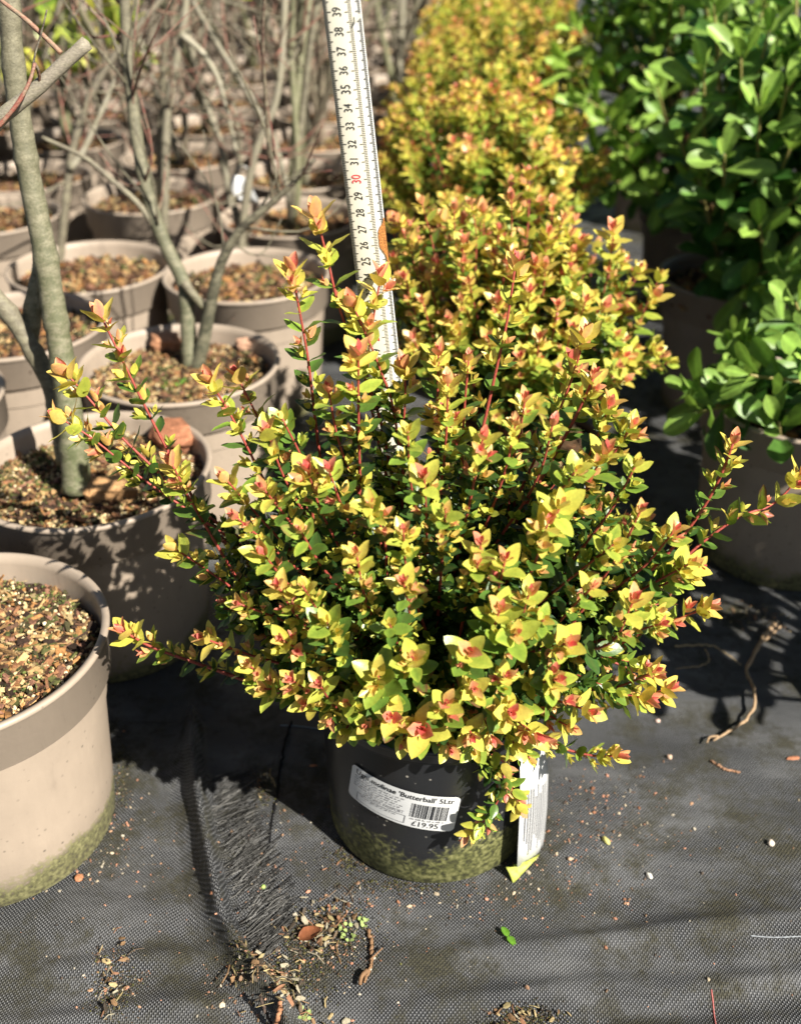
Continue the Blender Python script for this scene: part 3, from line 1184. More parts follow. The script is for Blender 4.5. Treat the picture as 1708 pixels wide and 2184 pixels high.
def text_geo(s, bold=0.0):
    """Flat triangulated lettering: vertices with cap height about 0.7, and faces."""
    key = (s, bold)
    if key in _textcache:
        return _textcache[key]
    cu = bpy.data.curves.new('txt', 'FONT')
    cu.body = s
    cu.size = 1.0
    cu.resolution_u = 3
    cu.offset = bold
    o = bpy.data.objects.new('txt', cu)
    col.objects.link(o)
    bpy.context.view_layer.update()
    dg = bpy.context.evaluated_depsgraph_get()
    me = bpy.data.meshes.new_from_object(o.evaluated_get(dg))
    V = np.array([v.co[:2] for v in me.vertices])
    me.calc_loop_triangles()
    T = np.array([t.vertices[:] for t in me.loop_triangles])
    bpy.data.objects.remove(o)
    bpy.data.meshes.remove(me)
    bpy.data.curves.remove(cu)
    _textcache[key] = (V, T)
    return V, T


def sticker_text(acc, s, u0, u1, vbase, size, bold=0.0):
    V, T = text_geo(s, bold)
    wd = V[:, 0].max() - V[:, 0].min()
    u = u0 + (V[:, 0] - V[:, 0].min()) / wd * (u1 - u0)
    v = vbase - V[:, 1] * size
    acc.add(pot_pt(lab(u, v), 0.0016), None, T)


ac = Acc()
sticker_text(ac, "Ugni molinae 'Butterball' 5Ltr", 0.055, 0.95, 0.185, 0.185, 0.014)
ac.obj('lettering', M_INK, sticker)
ac = Acc()
sticker_text(ac, "\u00a319.95", 0.635, 0.86, 0.935, 0.205, 0.006)
ac.obj('lettering', M_INK, sticker)
ac = Acc()
sticker_text(ac, "UK PLANT PASSPORT", 0.17, 0.55, 0.665, 0.125, 0.004)
# the rest of the print is too small to read in the photograph: runs of short grey marks


def print_run(acc, u0, u1, vtop, h):
    u_ = u0
    while u_ < u1 - 0.012:
        wl = min(random.uniform(0.012, 0.05), u1 - u_)
        n_ = max(2, int(wl / 0.011))
        for q_ in range(n_):
            a_, b_ = u_ + wl * q_ / n_, u_ + wl * (q_ + 0.72) / n_
            hh = h * random.choice((0.62, 0.7, 1.0))
            G = pot_pt(lab(np.array([a_, b_, b_, a_]), np.array([vtop + h - hh, vtop + h - hh, vtop + h, vtop + h])), 0.0016)
            acc.add(G, np.array([(0, 3, 2, 1)]))
        u_ += wl + 0.012


for k in range(5):
    print_run(ac, 0.05, 0.54 - 0.03 * (k % 3), 0.235 + 0.068 * k, 0.034)
print_run(ac, 0.14, 0.50, 0.735, 0.032)
print_run(ac, 0.61, 0.90, 0.715, 0.045)
for (a0, b0, a1, b1) in ((0.10, 0.70, 0.57, 0.712), (0.565, 0.70, 0.572, 0.93), (0.10, 0.92, 0.57, 0.93), (0.10, 0.70, 0.106, 0.93)):
    uu = np.linspace(a0, a1, 12)
    G = np.concatenate([pot_pt(lab(uu, np.full(12, b0)), 0.0016), pot_pt(lab(uu, np.full(12, b1)), 0.0016)])
    q = np.arange(11)
    ac.add(G, np.stack([q, q + 12, q + 13, q + 1], 1))
ac.obj('fine_print', M_GREYINK, sticker)
ac = Acc()
random.seed(4)
u = 0.60
while u < 0.915:
    bw = random.choice([0.003, 0.003, 0.006, 0.009])
    G = pot_pt(lab(np.array([u, u + bw, u + bw, u]), np.array([0.29, 0.29, 0.69, 0.69])), 0.0016)
    ac.add(G, np.array([(0, 3, 2, 1)]))
    u += bw + random.choice([0.0035, 0.004, 0.0065, 0.009])
ac.obj('barcode', M_INK, sticker)

# ---- the care tag that hangs down the pot's side
rows = [((1092, 1590), (1146, 1588), 0.010), ((1086, 1650), (1139, 1648), 0.014), ((1080, 1720), (1131, 1712), 0.017), ((1074, 1790), (1122, 1772), 0.019), ((1071, 1824), (1116, 1797), 0.020)]
VT = []
for (l_, r_, off) in rows:
    a_, b_ = ray_pot(*l_), ray_pot(*r_)
    for f in np.linspace(0, 1, 6):
        p = pot_pt(a_ * (1 - f) + b_ * f, off)
        VT.append(p)
VT = np.array(VT)
TAGB = VT.mean(0)
tag = empty('care_tag', (float(VT[-3][0]), float(VT[-3][1]), 0.0), 'long white plastic care tag hanging down the black pot, its folded end green with algae', 'plant tag')


def thick_sheet(name, VT, nr, nc, mat, parent, th=0.0006, **kw):
    i = np.arange(nr - 1)[:, None] * nc
    j = np.arange(nc - 1)[None, :]
    Q = np.stack([i + j, i + nc + j, i + nc + j + 1, i + j + 1], -1).reshape(-1, 4)
    G = VT.reshape(nr, nc, 3)
    nrm = unit(np.cross(np.gradient(G, axis=0), np.gradient(G, axis=1)))
    B_ = G - nrm * th
    n = nr * nc
    V = np.concatenate([G.reshape(-1, 3), B_.reshape(-1, 3)])
    Q2 = Q[:, ::-1] + n
    ring = list(range(0, nc)) + [r * nc + nc - 1 for r in range(1, nr)] + [(nr - 1) * nc + c for c in range(nc - 2, -1, -1)] + [r * nc for r in range(nr - 2, 0, -1)]
    E = np.array([(ring[k], ring[(k + 1) % len(ring)], ring[(k + 1) % len(ring)] + n, ring[k] + n) for k in range(len(ring))])
    return mobj(name, V, np.vstack([Q, Q2, E]), mat, parent, **kw)


thick_sheet('tag_strip', VT, 5, 6, M_PAPER, tag)
ac = Acc()
for k in range(11):                                    # fine grey lines of print down the strip
    f = 0.12 + k * 0.075
    if f > 0.9:
        break
    seg = np.linspace(random.uniform(0.26, 0.36), random.uniform(0.62, 0.93), 10)
    G = []
    for s_ in seg:
        x_ = s_ * 4
        r0_ = min(int(x_), 3)
        t_ = x_ - r0_
        for ff in (f, f + 0.026):
            c0 = ff * 5
            cc = min(int(c0), 4)
            e = c0 - cc
            g = VT.reshape(5, 6, 3)
            p = (g[r0_, cc] * (1 - e) + g[r0_, cc + 1] * e) * (1 - t_) + (g[r0_ + 1, cc] * (1 - e) + g[r0_ + 1, cc + 1] * e) * t_
            d_ = np.array([p[0] - PX, p[1] - PY, 0])
            G.append(p + d_ / np.linalg.norm(d_) * 0.0012)
    q = np.arange(9) * 2
    ac.add(np.array(G), np.stack([q, q + 2, q + 3, q + 1], 1))
ac.obj('print', M_GREYINK, tag)
end = []
for (l_, r_, zz_) in (((1072, 1826), (1117, 1799), None), ((1079, 1850), (1143, 1832), 0.016), ((1088, 1868), (1120, 1858), 0.009), ((1094, 1884), (1098, 1882), 0.003)):
    for k_, f in enumerate(np.linspace(0, 1, 5)):
        px_, py_ = l_[0] * (1 - f) + r_[0] * f, l_[1] * (1 - f) + r_[1] * f
        if zz_ is None:
            q_ = VT[-6] * (1 - f) + VT[-1] * f
            end.append(q_ + np.array([0, -0.0006, 0]))
        else:
            end.append(at_z(px_, py_, zz_))
thick_sheet('folded_end', np.array(end), 4, 5, M_ALGAETAG, tag, label='pointed tag end stained yellow green by algae')

# ================================================================== MEASURING RULE
RY = 0.055
UNIT = 0.01288
Z0 = 0.233
def rule_edge(z):
    """left, middle and right x of the rule at height z."""
    f = (z - 0.5) / 0.25
    # fitted to where its edges stand above the plant
    return None


def xz(px_, py_, wy=RY):
    p = at_y(px_, py_, wy)
    return p[0], p[2]


(xl0, zl0), (xl1, zl1) = xz(687, 0), xz(760, 600)
(xr0, zr0), (xr1, zr1) = xz(768, 0), xz(850, 750)


def xleft(z):
    return xl0 + (xl1 - xl0) * (z - zl0) / (zl1 - zl0)


def xright(z):
    return xr0 + (xr1 - xr0) * (z - zr0) / (zr1 - zr0)


rule = empty('measuring_rule', (float(xleft(0.17) + 0.01), RY, 0.17), 'cream folding rule with black centimetre numbers standing upright in the golden shrub', 'measuring rule')
zs = np.linspace(0.165, 0.93, 60)


def rule_pt(z, f, dy=0.0):
    z, f = np.broadcast_arrays(np.asarray(z, float), np.asarray(f, float))
    x = xleft(z) * (1 - f) + xright(z) * f
    y = RY + dy + 0.0015 * (1 - (2 * np.clip(f / 0.76, 0, 1) - 1) ** 2) * -1 + 0 * z
    return np.stack([x, y, z], -1)


def rule_strip(name, f0, f1, dy, mat, th=0.0012):
    ff = np.linspace(f0, f1, 7)
    G = rule_pt(zs[::-1][:, None], ff[None, :], dy)
    nr, nc = G.shape[:2]
    Vv = G.reshape(-1, 3)
    i = np.arange(nr - 1)[:, None] * nc
    j = np.arange(nc - 1)[None, :]
    Q = np.stack([i + j, i + nc + j, i + nc + j + 1, i + j + 1], -1).reshape(-1, 4)
    n = len(Vv)
    B_ = Vv + np.array([0, th, 0])
    ring = list(range(0, nc)) + [r * nc + nc - 1 for r in range(1, nr)] + [(nr - 1) * nc + c for c in range(nc - 2, -1, -1)] + [r * nc for r in range(nr - 2, 0, -1)]
    E = np.array([(ring[k], ring[(k + 1) % len(ring)], ring[(k + 1) % len(ring)] + n, ring[k] + n) for k in range(len(ring))])
    return mobj(name, np.concatenate([Vv, B_]), np.vstack([Q, Q[:, ::-1] + n, E]), mat, rule)


rule_strip('front_blade', 0.0, 0.76, 0.0, M_RULE)
rule_strip('rear_blade', 0.60, 1.0, 0.0042, M_RULEWHITE)


def rquad(acc, z, hz, f0, f1, dy=-0.0004):
    acc.add(np.array([rule_pt(z - hz, f0, dy), rule_pt(z - hz, f1, dy), rule_pt(z + hz, f1, dy), rule_pt(z + hz, f0, dy)]), np.array([(0, 1, 2, 3)]))


ta = Acc()
for k in range(-30, 540):
    z = Z0 + k * UNIT / 10
    if z < 0.17 or z > 0.92:
        continue
    ln = 0.20 if k % 10 == 0 else (0.165 if k % 5 == 0 else 0.105)
    hz = 0.00027
    rquad(ta, z, hz, 0.012, ln)
    rquad(ta, z, hz, 0.755 - ln * 0.95, 0.752)
    rquad(ta, z, hz, 0.99 - ln * 0.8, 0.988, 0.0037)
ta.obj('tick_marks', M_TICK, rule)
na, nr_ = Acc(), Acc()
for k in range(1, 53):
    z = Z0 + k * UNIT
    if z > 0.92:
        break
    Vt, Tt = text_geo(str(k), 0.0)
    cx_, cy_ = (Vt[:, 0].max() + Vt[:, 0].min()) / 2, (Vt[:, 1].max() + Vt[:, 1].min()) / 2
    size = 0.0098 * (1.12 if k % 5 == 0 else 1.0)
    zz = z + 0.0003 + (Vt[:, 0] - cx_) * size * 0.66
    ff = 0.355 - (Vt[:, 1] - cy_) * size / 0.0285 * 0.95
    G = rule_pt(zz, ff, -0.0004)
    mobj('number', G, Tt, M_REDINK if k % 10 == 0 else M_INK, rule)
# rust where the rear blade has lost its paint
rz0, rz1 = Z0 + 24.3 * UNIT, Z0 + 27.6 * UNIT
zz = np.linspace(rz0, rz1, 34)
random.seed(8)
lf = [0.965 if (k < 5) else (0.955 - 0.16 * min(1, (k - 4) / 4)) for k in range(34)]
for k in range(34):
    t_ = k / 33
    lf[k] = 0.97 - 0.19 * (math.exp(-((t_ - 0.60) / 0.27) ** 4)) + random.uniform(-0.012, 0.012) - (0.015 if t_ < 0.3 else 0)
G = np.concatenate([rule_pt(zz, np.array(lf), 0.0034), rule_pt(zz, np.full(34, 1.004), 0.0034)])
q = np.arange(33)
mobj('rust_patch', G, np.stack([q, q + 34, q + 35, q + 1], 1), M_RUST, rule)
# a torn flap of the paper near the top
fz = Z0 + 38.5 * UNIT
G = np.array([rule_pt(fz + 0.004, 0.80, 0.003), rule_pt(fz + 0.0055, 0.995, 0.003), rule_pt(fz - 0.0005, 0.80, -0.004), rule_pt(fz + 0.0035, 0.99, -0.003)])
mobj('torn_flap', G, np.array([(0, 2, 3, 1)]), M_RULE, rule)

# ================================================================== THE NEAR GOLDEN SHRUB
random.seed(21)
rng = np.random.default_rng(21)
ELL_C, ELL_R = np.array([0.035, 0.01, 0.325]), np.array([0.235, 0.20, 0.185])


def T(x, y, **k):
    return dict(t=(x, y), **k)


def W(pts, y0, y1, **k):
    k.setdefault('L', 1.18)
    return dict(w=pts, y=(y0, y1), **k)


main_tips = [
    W([(262, 1345), (318, 1378), (400, 1408), (500, 1443), (610, 1478)], -0.060, -0.035, r=0.0026),
    W([(138, 792), (205, 868), (262, 935), (330, 1000), (400, 1070)], 0.035, 0.02, r=0.0023),
    W([(213, 668), (262, 770), (310, 868), (352, 950), (400, 1040), (470, 1150)], 0.06, 0.03, r=0.0023, sp=0.0140),
    W([(122, 888), (190, 930), (260, 985), (330, 1040)], 0.0, 0.0, r=0.0019),
    W([(365, 985), (405, 1065), (455, 1150), (520, 1260), (590, 1380)], -0.045, -0.04, r=0.0024),
    W([(445, 808), (492, 885), (538, 975), (590, 1075), (650, 1180)], 0.02, 0.01, r=0.0023),
    W([(505, 800), (545, 880), (585, 960), (630, 1050)], 0.055, 0.03),
    W([(622, 572), (640, 670), (656, 760), (668, 860), (680, 960), (700, 1080)], 0.0, 0.0, r=0.0024, sp=0.0129),
    W([(673, 452), (700, 560), (722, 650), (760, 760), (800, 860), (825, 960)], 0.015, 0.01, r=0.0024, sp=0.0148),
    W([(812, 588), (796, 680), (786, 760), (790, 860)], 0.03, 0.02, sp=0.0125),
    W([(750, 645), (790, 735), (815, 800), (840, 880)], 0.0, 0.0, sp=0.0117),
    W([(765, 748), (764, 830), (765, 920), (768, 1020), (775, 1100)], -0.05, -0.03, r=0.0024, L=1.1),
    W([(862, 775), (864, 850), (858, 930), (850, 1020)], 0.0, 0.0),
    W([(1100, 556), (1082, 680), (1060, 780), (1035, 890), (1010, 1000)], 0.04, 0.02, r=0.0024, sp=0.0164),
    W([(1268, 800), (1232, 880), (1180, 975), (1120, 1080), (1060, 1180)], -0.03, -0.02, r=0.0028, L=1.12),
    W([(1248, 712), (1225, 790), (1195, 870), (1150, 960)], 0.02, 0.01),
    W([(948, 878), (978, 960), (1010, 1050), (1020, 1120)], -0.03, -0.02),
    W([(1566, 938), (1530, 1030), (1478, 1115), (1405, 1200), (1320, 1270), (1230, 1330)], -0.02, -0.02, r=0.0028, L=1.05),
    W([(1712, 1008), (1650, 1075), (1580, 1100), (1500, 1155), (1420, 1215)], 0.03, 0.0, r=0.0022, sp=0.0156),
    W([(1518, 1294), (1450, 1318), (1380, 1345), (1300, 1380)], -0.05, -0.04),
    W([(1428, 1468), (1360, 1488), (1290, 1490), (1200, 1480)], -0.075, -0.06),
    W([(1382, 1490), (1320, 1480), (1230, 1460)], -0.085, -0.07),
    W([(1395, 1432), (1340, 1425), (1260, 1400)], -0.07, -0.06),
    W([(1325, 1612), (1260, 1612), (1180, 1590), (1100, 1560)], -0.105, -0.08, L=0.95),
    W([(992, 1788), (1040, 1745), (1066, 1690), (1040, 1640), (1010, 1590), (990, 1540)], -0.124, -0.108, sp=0.0062, L=0.95),
    W([(1112, 1730), (1095, 1690), (1070, 1650)], -0.12, -0.118, sp=0.0078, L=0.95),
    W([(1085, 1640), (1060, 1610), (1030, 1570)], -0.118, -0.11, L=0.95),
    W([(1300, 495), (1296, 590), (1268, 700), (1240, 800)], 0.36, 0.36, sp=0.0133),
]
for x_, y_ in ((805, 1440), (900, 1555), (1258, 1525), (1190, 1448), (1100, 1352), (1066, 1300), (1352, 1280), (1020, 1200), (1026, 1155), (697, 1328), (830, 1330), (560, 1180), (592, 1250), (735, 1570),
               (835, 1530), (1145, 1578), (1006, 1580), (1012, 1610), (1368, 1085), (1358, 988), (1350, 905), (1196, 1078), (905, 1015), (562, 1470), (530, 1418), (600, 1365), (430, 1360), (510, 1288), (645, 1250),
               (1475, 1200), (1412, 1330), (1490, 1215), (370, 1168), (655, 1000), (368, 1000), (602, 892), (1078, 1192), (1160, 1322), (1130, 1262), (1212, 1372), (1012, 1470), (935, 750), (1000, 760), (1120, 850),
               (1100, 900), (1300, 865), (870, 920), (700, 830), (570, 920), (790, 1075), (1170, 1110), (1400, 1430), (1265, 1250), (700, 1000), (560, 1040), (480, 1020), (1030, 930), (955, 810), (680, 1460), (620, 1450),
               (500, 1100), (950, 1090), (860, 1130), (1180, 900), (1230, 1000), (1290, 960), (1440, 1130), (1310, 1160), (640, 1130), (760, 1180), (860, 1240), (1000, 1390), (880, 1400), (1080, 1440), (1100, 1600), (960, 1605), (1175, 1590), (705, 1545), (1050, 1585), (780, 1550), (1130, 1625), (860, 1590), (1215, 1560), (650, 1500), (740, 1500), (950, 1500), (1090, 1520)):
    main_tips.append(T(x_, y_, L=(1.42 if (x_, y_) in ((805, 1440), (900, 1555)) else 1.2 if (x_, y_) in ((1258, 1525), (1100, 1352), (1066, 1300), (697, 1328), (1190, 1448), (560, 1180), (1352, 1280)) else random.uniform(0.85, 1.2)), age=random.uniform(1.0, 1.6), st=random.choice((0, 0, 0, 0.4, 1.0, 2.0))))
main_tips = [t for t in main_tips if not (t.get('y') == (0.36, 0.36))]
# rule and pot hide some leaves; good enough for choosing which leaves stand alone
shrub_root, bv_main, nA = shrub(PX, PY, P_H - 0.016, ELL_C, ELL_R, main_tips, 330, 'nearest golden shrub with salmon pink shoot tips, growing in the stickered black pot', 0.0180, T_FINE, 300, True, axil=0.58, spacing=0.0105, fill_age=1.4, starts=(0.2, 1.5, 3.5, 5.5, 7.5, 8.5), fill=(np.array([0.04, 0.01, 0.275]), np.array([0.215, 0.175, 0.120])))
shrub_root['label'] = 'nearest golden shrub with salmon pink shoot tips, growing in the stickered black pot'
print('main leaves', nA)

# ================================================================== GOLDEN SHRUBS BEHIND, EACH IN ITS BLACK POT
random.seed(5)
rng = np.random.default_rng(5)
chips_far_dark = chips_mesh(0.1, P_H - 0.018, 200, 0.006, 0.014, 6, beads=0.05)


def gold(x, y, rx, ry, rz, cz, tips, nfill, label, leafL, tpl, nsingle, single_stems, potlabel, occl=None, axil=0.45, low=-0.25, age=0.95, starts=(0, 0.3, 1.0, 2.5)):
    pot('back', x, y, potlabel, 'black pots under the golden shrubs', 40, P_RT, P_RB, P_H, 0.020, 0.016, M_BLACK, chips_far_dark, 3)
    return shrub(x, y, P_H - 0.016, (x, y, cz), (rx, ry, rz), tips, nfill, label, leafL, tpl, nsingle, single_stems, axil, occl, age, low, starts=starts)


second_tips = [W([(1128, 370), (1128, 430), (1124, 500), (1110, 600)], 0.50, 0.47), W([(1090, 392), (1085, 450), (1080, 540)], 0.53, 0.5), W([(1022, 440), (1028, 510), (1040, 600)], 0.50, 0.48),
               W([(945, 465), (955, 530), (980, 610)], 0.48, 0.46), W([(1308, 488), (1300, 560), (1285, 630), (1255, 700)], 0.42, 0.44), W([(1400, 628), (1365, 680), (1330, 740), (1290, 790)], 0.42, 0.44),
               W([(1335, 650), (1320, 700), (1290, 760)], 0.46, 0.45), W([(835, 470), (850, 540), (880, 620)], 0.50, 0.48), W([(990, 465), (995, 530), (1010, 620)], 0.52, 0.5), W([(1170, 540), (1165, 610), (1150, 680)], 0.44, 0.45),
               W([(875, 505), (890, 580), (920, 650)], 0.46, 0.46), W([(1215, 570), (1200, 640), (1180, 720)], 0.42, 0.43), W([(1345, 760), (1320, 800), (1280, 830)], 0.38, 0.4)]
for x_, y_ in ((930, 560), (1000, 600), (1060, 640), (1130, 620), (1190, 650), (900, 640), (960, 680), (1040, 720), (1150, 720), (1220, 700), (880, 720), (1250, 640), (1080, 560), (985, 545), (1110, 760), (1200, 780)):
    second_tips.append(T(x_, y_, L=1.0))
for k_ in range(34):
    x_ = random.uniform(840, 1245)
    y_ = random.uniform(395, 580) + 0.12 * abs(x_ - 1080)
    wy_ = random.uniform(0.36, 0.56)
    xb_ = x_ + (1040 - x_) * 0.35
    second_tips.append(W([(x_, y_), ((x_ * 2 + xb_) / 3 + random.uniform(-8, 8), y_ + 70), (xb_, y_ + 190)], wy_, wy_ * 0.8 + 0.09, L=1.0, sp=0.0125))
gold(0.150, 0.46, 0.195, 0.185, 0.145, 0.325, second_tips, 110, 'golden shrub directly behind the nearest one, second in its row', 0.0205, T_MID, 260, True, 'black pot hidden below the second golden shrub', bv_main)
third = gold(0.140, 1.00, 0.200, 0.185, 0.165, 0.385, [], 230, 'third golden shrub in the row, softly out of focus beside the rule', 0.0205, T_MID, 120, False, 'black pot below the third golden shrub', bv_main, age=0.72, starts=(0, 0.4, 0.9, 1.6, 3.0))
for k, (x_, y_, rr, n_, lb) in enumerate(((0.19, 1.43, 0.220, 200, 'fourth golden shrub in the row, behind the third and paler with blur'), (0.23, 1.88, 0.225, 180, 'fifth golden shrub in the row, only its sunlit top showing'), (0.28, 2.36, 0.24, 150, 'sixth golden shrub in the row, near the top edge of the picture'),
                                          (0.33, 2.9, 0.26, 130, 'farthest golden shrub of the row, at the very top of the picture'))):
    gold(x_, y_, rr, rr * 0.95, 0.185, 0.41, [], n_, lb, 0.0215 + 0.002 * k, T_LOW, 0, False, 'black pot below the %s golden shrub' % ('fourth', 'fifth', 'sixth', 'farthest')[k], axil=0.3, age=0.66, starts=(0, 0.4, 0.9, 1.6, 2.8))

# ================================================================== BARE YOUNG TREES IN TAUPE POTS
random.seed(31)
rng = np.random.default_rng(31)
H_T = 0.235
SOILZ = H_T - 0.032
chip_a = chips_mesh(0.126, SOILZ, 5200, 0.003, 0.013, 41, beads=0.22)
chip_b = chips_mesh(0.126, SOILZ, 5000, 0.003, 0.012, 42, beads=0.2)
chip_c = chips_mesh(0.126, SOILZ, 3600, 0.004, 0.013, 43, beads=0.2)
chip_f = [chips_mesh(0.126, SOILZ, 900, 0.006, 0.020, 50 + k, beads=0.12) for k in range(3)]

GP = 'taupe pots with bare young trees'
pa = pot('taupe', -0.403, -0.023, 'nearest taupe pot, cropped by the left edge, empty looking and full of bark and grit', GP, 96, mat=M_TAUPE, chips=chip_a)
pb = pot('taupe', -0.356, 0.293, 'large taupe pot with a mossy grey trunk, behind the nearest one and leaf shaded', GP, 96, mat=M_TAUPE, chips=chip_b, rz=1.1)
pc = pot('taupe', -0.306, 0.586, 'taupe pot whose young tree forks low, third back beside the golden shrub', GP, 96, mat=M_TAUPE, chips=chip_c, rz=2.3)
pd = pot('taupe', -0.655, 0.470, 'taupe pot cut by the left edge, next to the large mossy trunk pot', GP, 48, mat=M_TAUPE, chips=chip_f[0], rz=0.4)
pi_ = pot('taupe', -0.580, 0.725, 'taupe pot behind the leaning mossy trunk with no sticker', GP, 48, mat=M_TAUPE, chips=chip_f[1], rz=0.9)
pf = pot('taupe', -0.530, 0.985, 'taupe pot with a big blank white sticker on its side', GP, 48, mat=M_TAUPE, chips=chip_f[2], rz=1.4)
pe = pot('taupe', -0.257, 0.945, 'taupe pot fourth back along the gap, its rim just left of the rule', GP, 48, mat=M_TAUPE, chips=chip_f[0], rz=2.9)
# blank sticker on that pot
def pot_sticker(root, px4, cx, cy):
    c = []
    for (x_, y_) in px4:
        d = ray(x_, y_)
        best = None
        for t_ in np.linspace(0.8, 3.5, 4000):
            p = CAM + d * t_
            r = 0.112 + 0.017 * p[2] / H_T
            if math.hypot(p[0] - cx, p[1] - cy) < r + 0.004 and 0 < p[2] < H_T:
                best = p
                break
        if best is None:
            return None
        c.append((math.atan2(best[1] - cy, best[0] - cx), best[2]))
    c = np.array(c)
    G = []
    for v in np.linspace(0, 1, 6):
        for u_ in np.linspace(0, 1, 9):
            az = (1 - v) * ((1 - u_) * c[0] + u_ * c[1]) + v * ((1 - u_) * c[3] + u_ * c[2])
            r = 0.112 + 0.017 * az[1] / H_T + 0.0015
            G.append((cx + r * math.cos(az[0]), cy + r * math.sin(az[0]), az[1]))
    return np.array(G)
G = pot_sticker(pf, ((257, 662), (322, 640), (334, 682), (266, 718)), -0.530, 0.985)
if G is not None:
    thick_sheet('sticker', G, 6, 9, M_PAPER, pf, 0.0004, label='plain white sticker')

LT, MD = np.array([0.25, 0.23, 0.175]), np.array([0.115, 0.10, 0.07])


def twiggy(root, pts, n, lo=0.25):
    """Fine side twigs of one stem."""
    P, L = smooth_path(pts, 40)
    acc = Acc()
    for k in range(n):
        i0 = random.randrange(int(40 * lo), 39)
        t = unit(P[i0 + 1 if i0 < 39 else i0] - P[i0 - 1])
        d = unit(t * random.uniform(0.3, 1.0) + np.array([random.gauss(0, .8), random.gauss(0, .8), random.gauss(0.1, .4)]))
        ln = random.uniform(0.06, 0.20)
        cc = (BK_RED * 1.15 if random.random() < 0.55 else MD) * random.uniform(0.7, 1.4)
        q = [P[i0], P[i0] + d * ln * 0.5 + np.array([random.gauss(0, .012) for _ in range(3)]), P[i0] + d * ln + np.array([0, 0, random.uniform(0, .07)])]
        V, Q, Tt, C = stem_geo(q, random.uniform(0.0013, 0.0026), 0.0007, cc, cc, n=8, sides=5)
        acc.add(V, Q, Tt, C)
        if random.random() < 0.6:
            e = unit(d + np.array([random.gauss(0, .6), random.gauss(0, .6), random.gauss(0, .4)]))
            V, Q, Tt, C = stem_geo([q[1], q[1] + e * ln * 0.25, q[1] + e * ln * 0.5], 0.0011, 0.0006, cc, cc, n=5, sides=4)
            acc.add(V, Q, Tt, C)
    acc.obj('twigs', M_BARK, root, kind='stuff')


# --- trees drawn after the photo
GT = 'bare young trees in pots'
tb = empty('young_tree', (-0.367, 0.255, SOILZ), 'bare young tree with a thick leaning mossy grey trunk and a cut second stem', 'tree', GT)
WB = 0.262
def pts_y(pp, y0, y1):
    n = len(pp)
    return [at_y(a, b, y0 + (y1 - y0) * k / max(1, n - 1)) for k, (a, b) in enumerate(pp)]
add_stem(tb, 'trunk', pts_y([(166, 1046), (158, 960), (146, 860), (130, 750), (112, 640), (96, 540), (78, 450), (60, 360), (40, 230), (26, 100), (18, -60), (14, -330)], WB, 0.34), 0.0142, 0.0088, np.array([0.105, 0.120, 0.055]), BK_GREY, sides=14, flare=0.004)
add_stem(tb, 'stem', pts_y([(140, 985), (128, 905), (108, 820), (60, 730), (20, 668), (-40, 600)], 0.30, 0.33), 0.0115, 0.0095, BK_GREEN, BK_GREY, sides=12)
add_stem(tb, 'stem', pts_y([(60, 728), (74, 640), (88, 560), (84, 480)], 0.33, 0.36), 0.011, 0.008, BK_GREEN, BK_GREEN, sides=10)
tc_ = empty('young_tree', (float(at_z(412, 792, SOILZ)[0]), float(at_z(412, 792, SOILZ)[1]), SOILZ), 'bare young tree that forks low into two dark stems, beside the golden shrub', 'tree', GT)
yc = float(at_z(412, 792, SOILZ)[1])
add_stem(tc_, 'trunk', pts_y([(410, 806), (404, 740), (400, 680), (396, 622), (384, 585), (352, 520), (328, 455), (310, 390), (296, 320), (286, 250), (274, 140), (266, 0), (262, -220)], yc, yc + 0.08), 0.0110, 0.0058, np.array([0.10, 0.11, 0.06]), BK_GREY, sides=12, flare=0.003)
add_stem(tc_, 'stem', pts_y([(414, 800), (432, 735), (447, 660), (470, 565), (505, 500), (545, 460), (585, 428), (630, 385), (672, 338)], yc, yc - 0.02), 0.0105, 0.0026, np.array([0.075, 0.08, 0.05]), np.array([0.06, 0.045, 0.035]), sides=12)
add_stem(tc_, 'stem', pts_y([(392, 600), (410, 625), (436, 655)], yc + 0.01, yc), 0.0062, 0.0060, BK_GREY, BK_GREEN, sides=10)
add_stem(tc_, 'twig', pts_y([(581, 432), (574, 330), (566, 200), (560, 80), (566, -40), (574, -200)], yc - 0.01, yc - 0.04), 0.0026, 0.0017, BK_BROWN, np.array([0.08, 0.035, 0.03]), sides=7)
add_stem(tc_, 'twig', pts_y([(366, 545), (352, 520), (300, 440), (240, 385), (180, 335), (90, 292)], yc + 0.03, yc + 0.05), 0.0055, 0.0025, BK_GREY, BK_GREY, sides=8)
twiggy(tc_, pts_y([(396, 622), (352, 520), (310, 390), (286, 250), (266, 0)], yc, yc + 0.08), 16)
twiggy(tc_, pts_y([(447, 660), (505, 500), (585, 428), (672, 338)], yc, yc - 0.02), 7)
